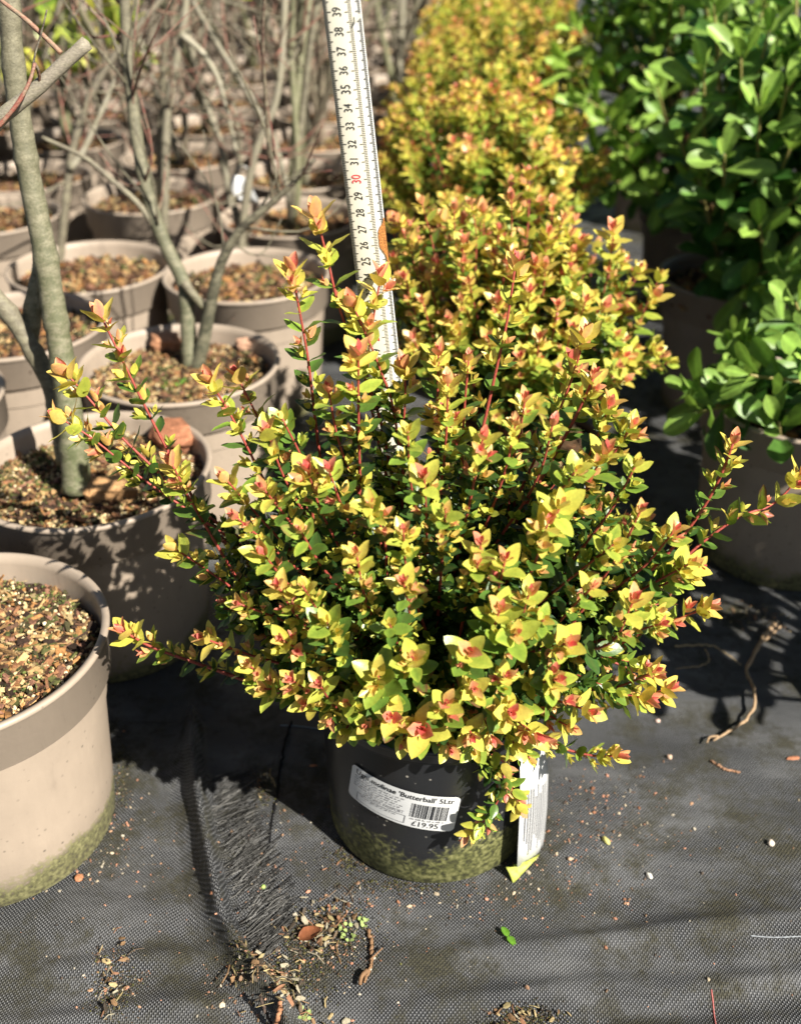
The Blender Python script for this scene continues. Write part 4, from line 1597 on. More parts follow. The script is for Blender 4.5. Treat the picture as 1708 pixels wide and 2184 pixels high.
# white tag on a stem behind
# pot a's tree: its trunk stands outside the picture, one cut branch reaches in
ta_ = empty('young_tree', (-0.45, -0.02, SOILZ), 'bare young tree at the left edge whose sawn off grey branch reaches in', 'tree', GT)
add_stem(ta_, 'trunk', [np.array([-0.45, -0.02, SOILZ - 0.01]), np.array([-0.455, 0.0, 0.4]), np.array([-0.46, 0.03, 0.62]), np.array([-0.475, 0.05, 0.95]), np.array([-0.50, 0.08, 1.4])], 0.014, 0.007, BK_GREEN, BK_GREY, sides=12, flare=0.003)
bpts = [np.array([-0.458, 0.025, 0.585])] + pts_y([(-60, 300), (8, 244), (70, 196), (130, 140), (186, 90)], 0.10, 0.12)
add_stem(ta_, 'cut_branch', bpts, 0.0062, 0.0054, np.array([0.19, 0.17, 0.135]), np.array([0.25, 0.22, 0.17]), sides=12)
add_stem(ta_, 'twig', pts_y([(130, 112), (96, 78), (50, 36), (8, 4), (-40, -40)], 0.112, 0.13), 0.0021, 0.0014, np.array([0.30, 0.17, 0.11]), np.array([0.28, 0.12, 0.09]), sides=7)
add_stem(ta_, 'twig', pts_y([(-6, 272), (30, 230), (52, 196), (66, 165), (74, 134)], 0.085, 0.10), 0.0020, 0.0013, np.array([0.26, 0.09, 0.06]), np.array([0.24, 0.075, 0.06]), sides=7)
add_stem(ta_, 'twig', pts_y([(74, 134), (82, 150), (84, 175), (74, 212)], 0.10, 0.112), 0.0013, 0.0010, np.array([0.12, 0.06, 0.04]), np.array([0.1, 0.05, 0.035]), sides=6)
add_stem(ta_, 'twig', pts_y([(66, 165), (76, 110), (88, 70), (100, 20)], 0.10, 0.11), 0.0010, 0.0006, np.array([0.05, 0.035, 0.03]), np.array([0.05, 0.035, 0.03]), sides=6)

# stems that cross the picture further back, each rooted in a pot of its own row
def photo_tree(px_, py_, stems, label, r=0.012):
    p = at_z(px_, py_, SOILZ)
    t_ = empty('young_tree', p, label, 'tree', GT)
    for k, (pp, r0, r1, c0, c1) in enumerate(stems):
        y0 = p[1]
        q_ = pts_y(pp, y0, y0 + random.uniform(-0.02, 0.08))
        add_stem(t_, 'trunk' if k == 0 else 'stem', q_, r0 * 0.95, r1 * 0.9, c0 * 1.25, c1 * 1.3, sides=9)
        twiggy(t_, q_, 12)
    return t_


LT, MD = np.array([0.25, 0.23, 0.175]), np.array([0.115, 0.10, 0.07])
photo_tree(345, 545, [([(345, 560), (350, 470), (352, 360), (356, 250), (372, 150), (388, 70), (398, -20), (404, -200)], 0.0088, 0.0065, MD, LT), ([(388, 74), (430, 110), (466, 170), (488, 250), (505, 330)], 0.0058, 0.004, LT, LT)], 'pale straight stemmed bare tree behind the low forked one')
photo_tree(515, 560, [([(512, 575), (518, 480), (530, 390), (548, 315), (570, 260), (588, 215), (600, 130), (606, 20), (612, -150)], 0.0085, 0.0058, MD, LT), ([(540, 640), (528, 560), (500, 440)], 0.009, 0.008, MD, MD)], 'bare tree with a bright diagonal stem, hung with a white tag')
photo_tree(430, 470, [([(500, 470), (488, 400), (468, 300), (436, 210), (412, 120), (396, 40), (380, -60)], 0.0080, 0.005, LT, MD), ([(492, 410), (512, 330), (500, 240), (470, 150)], 0.0055, 0.004, MD, MD)], 'bare tree with two pale stems curving up left of the bright diagonal one')
photo_tree(128, 560, [([(124, 590), (136, 470), (150, 350), (168, 270), (200, 190), (250, 110), (300, 50), (340, 0), (380, -70)], 0.0085, 0.0052, MD, np.array([0.15, 0.13, 0.10])), ([(150, 360), (178, 320), (215, 240), (250, 160)], 0.0062, 0.004, LT, LT)], 'bare tree with a dark stem leaning right across the upper left')
photo_tree(655, 400, [([(655, 410), (652, 320), (640, 230), (610, 130), (575, 60), (545, -20)], 0.0085, 0.006, MD, MD), ([(645, 250), (655, 170), (668, 60), (676, -40)], 0.005, 0.0035, MD, LT)], 'bare tree with mossy foot standing close left of the rule')

wt = at_y(520, 385, 1.16)
tagw = empty('plant_tag', (wt[0], wt[1], wt[2] - 0.03), 'white looped plastic tag hung on a bare stem left of the rule', 'plant tag')
G = []
for r_, (xa, xb, y_) in enumerate(((497, 530, 372), (490, 538, 395), (500, 548, 415), (518, 556, 430))):
    for f in np.linspace(0, 1, 4):
        G.append(at_y(xa + (xb - xa) * f, y_ + 8 * f, 1.16 + 0.012 * math.sin(f * 3) + 0.004 * r_))
thick_sheet('tag_strip', np.array(G), 4, 4, M_PAPER, tagw)
add_stem(tagw, 'loop', [at_y(505, 372, 1.16), at_y(512, 352, 1.17), at_y(530, 360, 1.18), at_y(528, 374, 1.17)], 0.0012, 0.0012, np.array([0.6, 0.6, 0.6]), np.array([0.6, 0.6, 0.6]), sides=6)

for rows_, wy_, lb_ in ((((1222, 1262, 1010), (1214, 1256, 1060), (1206, 1248, 1110), (1200, 1240, 1165)), 0.26, 'white care tag showing through leaves between the two nearest golden shrubs'), (((1148, 1170, 545), (1150, 1176, 565), (1160, 1184, 590), (1168, 1186, 612)), 0.60, 'small white tag behind the top of the second golden shrub')):
    G = []
    for r_, (xa, xb, y_) in enumerate(rows_):
        for f in np.linspace(0, 1, 4):
            G.append(at_y(xa + (xb - xa) * f, y_, wy_ + 0.004 * math.sin(f * 3)))
    t_ = empty('plant_tag', G[-1], lb_, 'plant tag')
    thick_sheet('tag_strip', np.array(G), 4, 4, M_PAPER, t_)
# --- the rows behind
def tree_variant(seed):
    rs = np.random.default_rng(seed)
    tr, tw = Acc(), Acc()
    nst = rs.integers(2, 5)
    H = rs.uniform(1.0, 1.7)
    base = [MD, LT, np.array([0.16, 0.17, 0.08]), np.array([0.15, 0.11, 0.08])]
    for s in range(nst):
        c0, c1 = base[rs.integers(0, 4)] * rs.uniform(0.7, 1.2), base[rs.integers(0, 2)] * rs.uniform(0.75, 1.15)
        a = rs.uniform(0, 2 * PI)
        lean = rs.uniform(0.08, 0.42)
        h = H * rs.uniform(0.7, 1.0)
        p = [np.array([rs.normal(0, .006), rs.normal(0, .006), -0.01])]
        fork = rs.uniform(0.03, 0.2)
        p.append(np.array([0.02 * math.cos(a), 0.02 * math.sin(a), fork]))
        for f in (0.25, 0.5, 0.75, 1.0):
            p.append(np.array([lean * h * f ** 0.8 * math.cos(a) + rs.normal(0, .03), lean * h * f ** 0.8 * math.sin(a) + rs.normal(0, .03), fork + (h - fork) * f]))
        V, Q, Tt, C = stem_geo(p, rs.uniform(0.006, 0.0115), 0.0022, c0, c1, n=16, sides=7)
        tr.add(V, Q, Tt, C)
        P, L = smooth_path(p, 30)
        for k in range(rs.integers(9, 15)):
            i0 = rs.integers(5, 28)
            d = np.array([rs.normal(0, 1), rs.normal(0, 1), rs.uniform(0.1, 1.5)])
            d = d / np.linalg.norm(d)
            ln = rs.uniform(0.12, 0.46)
            q = [P[i0], P[i0] + d * ln * 0.5 + rs.normal(0, .018, 3), P[i0] + d * ln + np.array([0, 0, rs.uniform(0, .1)])]
            cc = (BK_RED * 1.2 if rs.random() < 0.5 else base[rs.integers(0, 4)]) * rs.uniform(0.7, 1.3)
            V, Q, Tt, C = stem_geo(q, rs.uniform(0.0014, 0.0036), 0.0008, cc, cc, n=6, sides=4)
            tw.add(V, Q, Tt, C)
    return tr.mesh('trunk', M_BARK), tw.mesh('twigs', M_BARK)


VAR = [tree_variant(200 + k) for k in range(9)]
# a few leaves that have not dropped yet
def leftover_leaves(seed, n, zlo, zhi, pal):
    lv = Leaves()
    rs = np.random.default_rng(seed)
    for k in range(n):
        p = np.array([rs.normal(0, .16), rs.normal(0, .16), rs.uniform(zlo, zhi)])
        d = np.array([rs.normal(), rs.normal(), rs.normal() - 0.6])
        nn = np.array([rs.normal() * .5, rs.normal() * .5, 1.0])
        Ls = rs.uniform(0.035, 0.065)
        lv.add(p, d / np.linalg.norm(d), nn, Ls, Ls * 0.72, 0.2, -0.2, rs.uniform(3.4, 8.5) if pal == 0 else rs.uniform(1.6, 4))
    V, Fq, C, K = leaf_geo(lv.arr(), T_MID)
    me = mesh_np('leaves', V.reshape(-1, 3), Fq, C.reshape(-1, 3))
    me.materials.append(M_LEAF)
    return me


LEFT = [leftover_leaves(1, 30, 0.35, 1.1, 0), leftover_leaves(2, 16, 0.3, 1.1, 1)]
used = [(-0.403, -0.023), (-0.356, 0.293), (-0.306, 0.586), (-0.655, 0.470), (-0.58, 0.725), (-0.53, 0.985), (-0.257, 0.945)]
spots = []
for c_ in range(0, 10):
    for r_ in range(-1, 19):
        y_ = 0.293 + 0.325 * r_ + (0.16 if c_ % 2 else 0) + random.uniform(-.02, .02)
        x_ = -0.40 + 0.155 * min(y_, 1.2) - 0.295 * c_ + random.uniform(-.012, .012)
        if y_ < 0.25 and c_ > 1:
            continue
        if any(math.hypot(x_ - a, y_ - b) < 0.27 for a, b in used):
            continue
        Zc = (y_ - CAMY) * CP + (CAMH - 0.2) * SP
        if x_ < -0.385 * Zc - 0.45 or y_ > 5.6:
            continue
        spots.append((x_, y_, c_))
        used.append((x_, y_))
for k_ in range(10):
    spots.append((-0.01 + 0.012 * k_ + random.uniform(-.02, .02), 2.35 + 0.33 * k_, 10))
far_lb = 'taupe pot lost among the farthest blurred rows of potted trees'
ORD = ['first', 'second', 'third', 'fourth', 'fifth', 'sixth', 'seventh', 'eighth', 'ninth', 'tenth', 'eleventh', 'twelfth']
count = {}
for k, (x_, y_, c_) in enumerate(sorted(spots, key=lambda s: s[1])):
    count[c_] = count.get(c_, 0) + 1
    nn_ = count[c_] - 1
    place = ('%s back in the %s row left of the gap' % (ORD[nn_], ORD[c_])) if (y_ < 3.0 and nn_ < 12 and c_ < 10) else None
    if place:
        pot('taupe', x_, y_, 'blurred taupe pot, ' + place, 'taupe pots in the blurred rows', 32, mat=M_TAUPE, chips=chip_f[k % 3], rz=random.uniform(0, 6))
    else:
        pot('taupe', x_, y_, far_lb, 'farthest taupe pots', 32, mat=M_TAUPE, chips=chip_f[k % 3], rz=random.uniform(0, 6))
    if y_ < 0.78:
        continue
    t_ = empty('young_tree', (x_, y_, SOILZ), ('bare tree in the pot ' + place) if place else 'bare many stemmed young tree in the farthest blurred rows', 'tree', 'bare trees in the blurred rows' if place else 'farthest bare trees')
    tr, tw = VAR[k % 9]
    rzz = random.uniform(0, 6)
    inst('trunk', tr, t_, rot=(0, 0, rzz))
    inst('twigs', tw, t_, rot=(0, 0, rzz), kind='stuff')
    if k % 4 == 1:
        inst('leaves', LEFT[(k // 4) % 2], t_, rot=(0, 0, rzz), kind='stuff')
# yellow green leaves close behind the cut branch, upper left
lt = at_y(180, 60, 0.75)
t_ = empty('hazel_whip', (-0.98, 1.50, 0.0), 'thin whip with large yellow green leaves, blurred in the upper left corner', 'tree')
add_stem(t_, 'stem', [np.array([-0.98, 1.50, 0.0]), np.array([-0.97, 1.5, 0.4]), np.array([-0.92, 1.5, 0.72]), np.array([-0.80, 1.48, 0.90])], 0.006, 0.002, BK_BROWN, BK_BROWN)
add_stem(t_, 'stem', [np.array([-0.92, 1.5, 0.72]), np.array([-0.99, 1.52, 0.84]), np.array([-1.06, 1.55, 0.93])], 0.004, 0.0015, BK_BROWN, BK_BROWN)
for k in range(60):
    px_, py_ = random.uniform(10, 330), random.uniform(-80, 130)
    o = at_y(px_, py_, random.uniform(1.4, 2.1))
    d = unit(np.array([random.gauss(0, 1), random.gauss(0, .5), random.gauss(-.6, .5)]))
    lv = Leaves()
    Ls = random.uniform(0.045, 0.075)
    lv.add(o, d, np.array([0.2, -0.5, 0.8]), Ls, Ls * 0.8, 0.15, -0.25, random.uniform(3.6, 7.0))
    V, Fq, C, K = leaf_geo(lv.arr(), T_FINE)
    mobj('leaf', V[0], T_FINE[3], M_LEAF, t_, C[0], origin=o)

# ================================================================== EVERGREEN SHRUBS, RIGHT
random.seed(77)
rng = np.random.default_rng(77)


def broad_shrub(x, y, zs_, c, r, nsh, label, leafL, nsingle, tips=(), occl=None, low=-0.3, light=0.55, wr=0.46, nleaf=15, name='evergreen_shrub', group='broad leaved evergreen shrubs'):
    root = empty(name, (x, y, zs_), label, 'shrub', group)
    lv = Leaves()
    B0 = np.array([x, y, zs_])
    c, r = np.asarray(c, float), np.asarray(r, float)
    targets = [at_y(a, b, wy) for a, b, wy in tips]
    for k in range(nsh):
        cz = random.uniform(low, 1)
        az = random.uniform(0, 2 * PI)
        q = math.sqrt(max(0, 1 - cz * cz))
        targets.append(c + r * np.array([q * math.cos(az), q * math.sin(az), cz]) * random.uniform(0.6, 1.0))
    ac_n = 0
    for tp in targets:
        h = tp - B0
        b = B0 + np.array([h[0] * .1, h[1] * .1, -0.01])
        path = [b, b + (tp - b) * np.array([0.45, 0.45, 0.55]) + rng.normal(0, .015, 3), tp]
        P, L = smooth_path(path, 16)
        s = np.linspace(0, 1, 16)
        cols = np.array([0.12, 0.075, 0.045]) * (1 - s[:, None]) + np.array([0.25, 0.22, 0.07]) * s[:, None]
        V, Q, Tt, C = tube(P, 0.0045 * (1 - 0.6 * s), 7, cols)
        mobj('stem', V, [Q, Tt], M_STEM, root, C, origin=P[0])
        Tn = unit(np.gradient(P, axis=0))
        ph = random.uniform(0, 6)
        dist, node = 0.0, 0
        while dist < L * 0.80 and node < nleaf:
            xx = (1 - dist / L) * 15
            i0 = min(int(xx), 14)
            p = P[i0] + (P[i0 + 1] - P[i0]) * (xx - i0)
            t = Tn[i0]
            if node < 4:
                ang, ll = 0.22 + 0.17 * node, 0.52 + 0.13 * node
            else:
                ang, ll = random.uniform(0.75, 1.3), random.uniform(0.85, 1.1)
            ph += 2.4 + random.uniform(-.2, .2)
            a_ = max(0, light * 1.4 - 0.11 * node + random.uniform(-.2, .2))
            rr = perp(t, ph)
            d = math.cos(ang) * t + math.sin(ang) * rr
            nn = t * math.sin(ang) - rr * math.cos(ang)
            Ls = leafL * ll * random.uniform(0.85, 1.12)
            lv.add(p + rr * 0.003, d, nn, Ls, Ls * wr * random.uniform(0.9, 1.12), random.uniform(0.05, 0.45), random.uniform(-0.55, 0.1), a_)
            dist += 0.006 if node < 3 else random.uniform(0.012, 0.022)
            node += 1
    A = lv.arr()
    emit_leaves(root, A, T_BIGL, M_BIG, nsingle, 'green', occl)
    return root


GB = 'brown pots with evergreen shrubs'
chip_r = chips_mesh(0.126, SOILZ, 1000, 0.006, 0.016, 61, beads=0.05)
pot('brown', 0.620, 1.42, 'slim brown pot standing farthest back on the right, in shade', GB, 64, Rt=0.125, Rb=0.095, mat=M_BROWN, chips=chip_r)
pot('brown', 0.560, 0.935, 'brown pot with pale rim and rusty compost, middle of the right hand row', GB, 64, Rt=0.135, mat=M_BROWN, chips=chip_r, rz=1)
pot('taupe', 0.531, 0.476, 'large taupe pot nearest on the right, side lit and cropped by the edge', GB, 96, mat=M_TAUPE, chips=chip_r, rz=2)
broad_shrub(0.620, 1.42, SOILZ, (0.52, 1.37, 0.58), (0.25, 0.20, 0.23), 40, 'upright evergreen shrub with sunlit pale shoots, farthest back on the right', 0.066, 260,
            tips=[(1205, 140, 1.30), (1392, 60, 1.28), (1300, 150, 1.3), (1250, 210, 1.26), (1395, 400, 1.22), (1330, 330, 1.25), (1400, 180, 1.2), (1340, 40, 1.35), (1290, 260, 1.22), (1230, 60, 1.32), (1260, 330, 1.25), (1220, 220, 1.26), (1250, 380, 1.22)], occl=bv_main, light=0.95)
broad_shrub(0.560, 0.935, SOILZ, (0.72, 0.93, 0.56), (0.19, 0.21, 0.30), 28, 'tall dark glossy evergreen shrub with broad leaves, in the middle of the right hand row', 0.072, 300,
            tips=[(1522, 5, 0.85), (1500, 145, 0.82), (1580, 110, 0.80), (1640, 60, 0.84), (1490, 380, 0.83), (1545, 330, 0.74), (1620, 230, 0.76), (1450, 300, 0.86), (1680, 180, 0.8), (1600, 620, 0.76), (1680, 560, 0.74), (1640, 690, 0.72), (1700, 640, 0.72), (1620, 480, 0.74), (1700, 420, 0.76), (1690, 300, .8)], occl=bv_main, light=0.70, low=-0.6, nleaf=18)
broad_shrub(0.531, 0.476, SOILZ, (0.545, 0.47, 0.285), (0.15, 0.14, 0.10), 15, 'low evergreen shrub with large toothed leaves drooping over the nearest taupe pot on the right', 0.062, 200,
            tips=[(1695, 640, 0.44), (1470, 830, 0.42), (1490, 880, 0.38), (1660, 900, 0.34), (1600, 800, 0.36), (1720, 760, 0.36), (1560, 820, 0.42)], occl=bv_main, low=-0.2, light=0.6, nleaf=13)
for (x_, y_, h_, lb, nm) in ((0.92, 0.92, 0.62, 'grey green evergreen shrub at the right edge with narrow hanging leaves', 'e'), (0.93, 0.56, 0.74, 'dark evergreen shrub added unseen beyond the right edge to shade the middle one', 'e'), (0.78, 0.0, 0.52, 'unseen evergreen shrub added beyond the right edge to shade the large taupe pot', 'e'),  # two unseen shrubs past the right edge are added to block the sun
                             (0.66, 2.0, 0.60, 'dark evergreen shrub behind the farthest brown pot', 'e'), (1.05, 1.75, 0.66, 'dark evergreen shrub in the far right corner', 'e')):
    pot('brown', x_, y_, 'brown pot holding the shrub ' + {0.92: 'at the right edge', 0.93: 'added unseen beyond the right edge', 0.78: 'added unseen to shade the large taupe pot', 0.66: 'behind the farthest brown pot', 1.05: 'in the far right corner'}[x_], GB, 64, Rt=0.135, mat=M_BROWN, chips=chip_r, rz=1)
    broad_shrub(x_, y_, SOILZ, (x_, y_, SOILZ + h_ * 0.62), (0.25, 0.24, h_ * 0.5), 30, lb, 0.062 if x_ != 0.92 else 0.07, 0, light=0.3, wr=0.45 if x_ != 0.92 else 0.3, low=-0.5)

# ================================================================== LITTER ON THE FABRIC
random.seed(91)
rng = np.random.default_rng(91)
# frayed edge of the lower sheet, right of the pleat
ac = Acc()
E0 = [(540, 1640), (566, 1720), (594, 1790), (622, 1890), (640, 1965), (600, 2010)]
E1 = [(424, 1620), (436, 1720), (462, 1830), (488, 1930), (520, 2020), (548, 2060)]
e0 = np.array([on_ground(*p) for p in E0])
e1 = np.array([on_ground(*p) for p in E1])
for k in range(620):
    f = random.random() * (len(E0) - 1)
    i0 = min(int(f), len(E0) - 2)
    f -= i0
    a = e1[i0] * (1 - f) + e1[i0 + 1] * f
    g = min(i0 + f + random.gauss(-0.42, 0.20), len(E0) - 1.001)
    g = max(0, g)
    j0 = int(g)
    b = e0[j0] * (1 - (g - j0)) + e0[j0 + 1] * (g - j0)
    s0, s1 = sorted((random.uniform(0, 0.75), random.uniform(0.3, 1.08)))
    if s1 - s0 < 0.15:
        s1 = s0 + 0.2
    p0, p1 = a + (b - a) * s0, a + (b - a) * s1
    n = 6
    P = np.array([p0 + (p1 - p0) * t for t in np.linspace(0, 1, n)])
    side = unit(np.cross(p1 - p0, [0, 0, 1.0]))
    P += side * (np.sin(np.linspace(0, PI * random.uniform(1, 2.4), n) + random.uniform(0, 6)) * random.uniform(0.0003, 0.0012))[:, None]
    hh_ = random.uniform(0.0006, 0.0034)
    P[:, 2] = [gz(q[0], q[1]) for q in P]
    P[:, 2] = np.minimum(P[:, 2], 0.006) + hh_ * np.sin(np.linspace(0.35, PI - 0.3, n)) + 0.0006
    cval = random.choice([0.02, 0.03, 0.045, 0.06, 0.09, 0.14]) * random.uniform(0.8, 1.2)
    wd_ = random.uniform(0.0006, 0.0019) * np.linspace(1, 0.55, n)[:, None]
    tw_ = np.sin(np.linspace(0, random.uniform(0.5, 4), n) + random.uniform(0, 6))[:, None]
    ed = side * np.cos(tw_) + np.array([0, 0, 1.0]) * np.sin(tw_) * 0.7
    q_ = np.arange(n - 1)
    ac.add(np.concatenate([P - ed * wd_ * 0.5, P + ed * wd_ * 0.5, P - np.array([0, 0, 0.0003])]), np.concatenate([np.stack([q_, q_ + n, q_ + n + 1, q_ + 1], 1), np.stack([q_ + n, q_ + 2 * n, q_ + 2 * n + 1, q_ + n + 1], 1), np.stack([q_ + 2 * n, q_, q_ + 1, q_ + 2 * n + 1], 1)]), None, np.array([cval, cval * 0.98, cval * 0.92]))
ac.obj('frayed_fibres', M_FIBRE, kind='stuff', label='frayed grey plastic fibres along the torn fabric edge')

# crumbs of bark, grit and moss
CR = np.array([(0.34, 0.20, 0.12), (0.24, 0.11, 0.06), (0.40, 0.33, 0.23), (0.16, 0.10, 0.06), (0.36, 0.32, 0.25), (0.08, 0.06, 0.045), (0.45, 0.22, 0.14)])
ac = Acc()
pos = []
def crumb_cloud(cx, cy, sx, sy, n):
    for k in range(n):
        px_, py_ = random.gauss(cx, sx), random.gauss(cy, sy)
        if not (-60 < px_ < 1780 and 1440 < py_ < 2240):
            continue
        p = at_z(px_, py_, 0)
        if math.hypot(p[0] - PX, p[1] - PY) < P_RB + 0.001:
            continue
        pos.append([p[0], p[1], gz(p[0], p[1]) + 0.0006])
crumb_cloud(1250, 1740, 90, 60, 330)
crumb_cloud(1180, 1860, 90, 40, 150)
crumb_cloud(930, 1925, 160, 22, 130)
crumb_cloud(560, 1880, 50, 90, 110)
crumb_cloud(700, 2010, 70, 50, 200)
crumb_cloud(540, 2110, 60, 40, 160)
crumb_cloud(260, 1760, 40, 60, 120)
crumb_cloud(180, 1850, 70, 30, 90)
crumb_cloud(900, 1900, 520, 160, 420)
crumb_cloud(240, 2090, 40, 40, 90)
crumb_cloud(1600, 1330, 60, 30, 130)
pos = np.array(pos)
L = rng.gamma(2.0, 0.0007, len(pos)) + 0.0006
scatter(ac, pos, np.stack([L, L * rng.uniform(.4, .9, len(pos)), L * rng.uniform(.3, .7, len(pos))], 1), CR, 'ico', 0.5, 0.3)
ac.obj('debris', M_CRUMB, smooth=False, kind='stuff', label='scattered bark crumbs and grit on the fabric')
# dark peat and moss cushions
ac = Acc()
MP = np.array([(0.04, 0.040, 0.014), (0.07, 0.062, 0.022), (0.03, 0.024, 0.015), (0.02, 0.017, 0.012), (0.10, 0.10, 0.028), (0.10, 0.065, 0.035)])
pos, sz = [], []
def moss_cloud(cx, cy, sx, sy, n, s=0.003):
    for k in range(int(n * 3.2)):
        p = at_z(random.gauss(cx, sx), random.gauss(cy, sy), 0)
        if math.hypot(p[0] - PX, p[1] - PY) < P_RB:
            continue
        pos.append([p[0], p[1], gz(p[0], p[1]) + 0.0008])
        sz.append(s * random.uniform(0.22, 0.75))
moss_cloud(700, 1985, 50, 32, 320, 0.0032)
moss_cloud(640, 2080, 40, 40, 150, 0.0032)
moss_cloud(540, 2070, 30, 22, 110, 0.0032)
moss_cloud(560, 1680, 14, 24, 60, 0.0034)
moss_cloud(245, 2110, 26, 40, 160, 0.0028)
moss_cloud(745, 1830, 30, 22, 130, 0.003)
moss_cloud(860, 1893, 60, 8, 130, 0.0028)
moss_cloud(255, 1640, 10, 50, 120, 0.003)
moss_cloud(1120, 2172, 40, 14, 120, 0.0035)
moss_cloud(1570, 1300, 30, 12, 110, 0.003)
pos, sz = np.array(pos), np.array(sz)
scatter(ac, pos, np.stack([sz, sz * rng.uniform(.4, .9, len(sz)), sz * rng.uniform(.4, .8, len(sz))], 1), MP, 'ico', 0.9, 0.35)
ac.obj('moss', M_CRUMB, smooth=False, kind='stuff', label='moss and peat clumps along folds and pot feet')


ac = Acc()
FP = np.array([(0.34, 0.26, 0.13), (0.20, 0.12, 0.06), (0.10, 0.07, 0.045), (0.05, 0.038, 0.026), (0.26, 0.21, 0.10), (0.22, 0.11, 0.06), (0.27, 0.24, 0.17)])
for (cx, cy, sx, sy, n) in ((700, 1965, 34, 30, 60), (655, 1990, 40, 24, 40), (575, 2115, 34, 40, 70), (545, 2060, 20, 20, 24), (560, 1670, 12, 24, 16), (744, 1822, 22, 20, 26), (250, 2105, 22, 40, 34), (1120, 2172, 44, 12, 34), (1600, 1320, 50, 18, 44), (640, 2160, 40, 26, 34)):
    pos, sz = [], []
    for k in range(n):
        p = at_z(random.gauss(cx, sx), random.gauss(cy, sy), 0)
        if math.hypot(p[0] - PX, p[1] - PY) < P_RB + 0.004:
            continue
        L_ = random.uniform(0.003, 0.011)
        pos.append([p[0], p[1], gz(p[0], p[1]) + random.uniform(0.001, 0.005)])
        sz.append([L_, L_ * random.uniform(0.15, 0.55), L_ * random.uniform(0.08, 0.2)])
    scatter(ac, np.array(pos), np.array(sz), FP, 'ico', 0.7, 0.35)
    for k in range(n // 5):
        p = at_z(random.gauss(cx, sx), random.gauss(cy, sy), 0)
        if math.hypot(p[0] - PX, p[1] - PY) < P_RB + 0.012:
            continue
        a_ = random.uniform(0, 6.28)
        L_ = random.uniform(0.008, 0.022)
        z_ = gz(p[0], p[1])
        dd_ = np.array([math.cos(a_), math.sin(a_), 0]) * L_
        c_ = FP[random.randrange(len(FP))]
        ac.tube([np.array([p[0], p[1], z_ + 0.001]), np.array([p[0], p[1], z_ + 0.003]) + dd_ * 0.5 + np.array([-dd_[1], dd_[0], 0]) * random.uniform(-.2, .2), np.array([p[0], p[1], z_ + 0.0015]) + dd_], random.uniform(0.0003, 0.0007), 4, c_)
ac.obj('plant_litter', M_CRUMB, smooth=False, kind='stuff', label='heaps of dry leaf bits, bark flakes and straws')


def lump(name, px_, py_, size, c, label, cat, rz=0.0, base='ico', mat=M_CRUMB):
    p = on_ground(px_, py_)
    v = (ICO_V if base == 'ico' else BOX_V)
    if base == 'ico':
        ac = Acc()
        # a rounded, uneven pebble
        nlat, nlon = 8, 12
        V = []
        for a in range(nlat + 1):
            for b in range(nlon):
                t1, t2 = PI * a / nlat, 2 * PI * b / nlon
                k = 1 + 0.10 * math.sin(3 * t2 + px_) * math.sin(t1 * 2) + 0.06 * math.sin(5 * t1 + py_)
                V.append((k * math.sin(t1) * math.cos(t2), k * math.sin(t1) * math.sin(t2), k * math.cos(t1)))
        V = np.array(V) * 0.5 * np.array(size)
        Q = [(a * nlon + b, (a + 1) * nlon + b, (a + 1) * nlon + (b + 1) % nlon, a * nlon + (b + 1) % nlon) for a in range(nlat) for b in range(nlon)]
    else:
        nlat, nlon = 4, 9
        V = []
        for a in range(nlat + 1):
            for b in range(nlon):
                t1, t2 = PI * a / nlat, 2 * PI * b / nlon
                k = random.uniform(0.72, 1.2)
                V.append((k * math.sin(t1) * math.cos(t2), k * math.sin(t1) * math.sin(t2), math.cos(t1) * random.uniform(0.8, 1.1)))
        V = np.array(V) * 0.5 * np.array(size) * np.array([1, 1, 0.7])
        Q = [(a * nlon + b, (a + 1) * nlon + b, (a + 1) * nlon + (b + 1) % nlon, a * nlon + (b + 1) % nlon) for a in range(nlat) for b in range(nlon)]
    cs, sn = math.cos(rz), math.sin(rz)
    V = np.stack([V[:, 0] * cs - V[:, 1] * sn, V[:, 0] * sn + V[:, 1] * cs, V[:, 2]], 1) + p + np.array([0, 0, size[2] * 0.42])
    cc = np.array(c) * rng.uniform(0.85, 1.15, (len(V), 1))
    return mobj(name, V, np.array(Q), mat, None, cc, smooth=(base == 'ico'), origin=p, label=label, category=None) if False else _mk(name, V, Q, mat, cc, base == 'ico', p, label, cat)


def _mk(name, V, Q, mat, cc, sm, p, label, cat, group=None):
    o = mobj(name, V, np.array(Q), mat, None, cc, sm, origin=p)
    o['label'] = label
    o['category'] = cat
    if group:
        o['group'] = group
    return o


lump('fertiliser_pellet', 856, 1811, (0.0042, 0.0042, 0.0040), (0.62, 0.52, 0.32), 'round cream pellet left of the black pot foot', 'pellet')
lump('seed_pod', 1292, 1796, (0.0055, 0.0110, 0.005), (0.50, 0.47, 0.16), 'yellow green seed pod lying right of the black pot', 'seed pod', 0.5)
lump('pebble', 1643, 1802, (0.0070, 0.0072, 0.006), (0.58, 0.50, 0.42), 'cream pebble with a dark shadow, farthest right on the fabric', 'pebble')
lump('pebble', 1384, 1871, (0.0050, 0.0078, 0.0045), (0.60, 0.57, 0.50), 'small long white pebble right of the care tag', 'pebble', 0.5)
lump('pebble', 1427, 1618, (0.0058, 0.0058, 0.005), (0.52, 0.36, 0.26), 'pinkish brown pebble beside the lowest right hand shoot', 'pebble')
lump('pebble', 1402, 1640 - 100, (0.006, 0.005, 0.004), (0.55, 0.40, 0.33), 'pink grit crumb above the brown pebble on the right', 'pebble')
lump('bark_chip', 1692, 1620, (0.016, 0.006, 0.004), (0.36, 0.15, 0.08), 'red brown bark chip at the right edge of the fabric', 'bark chip', 0.1, 'box')
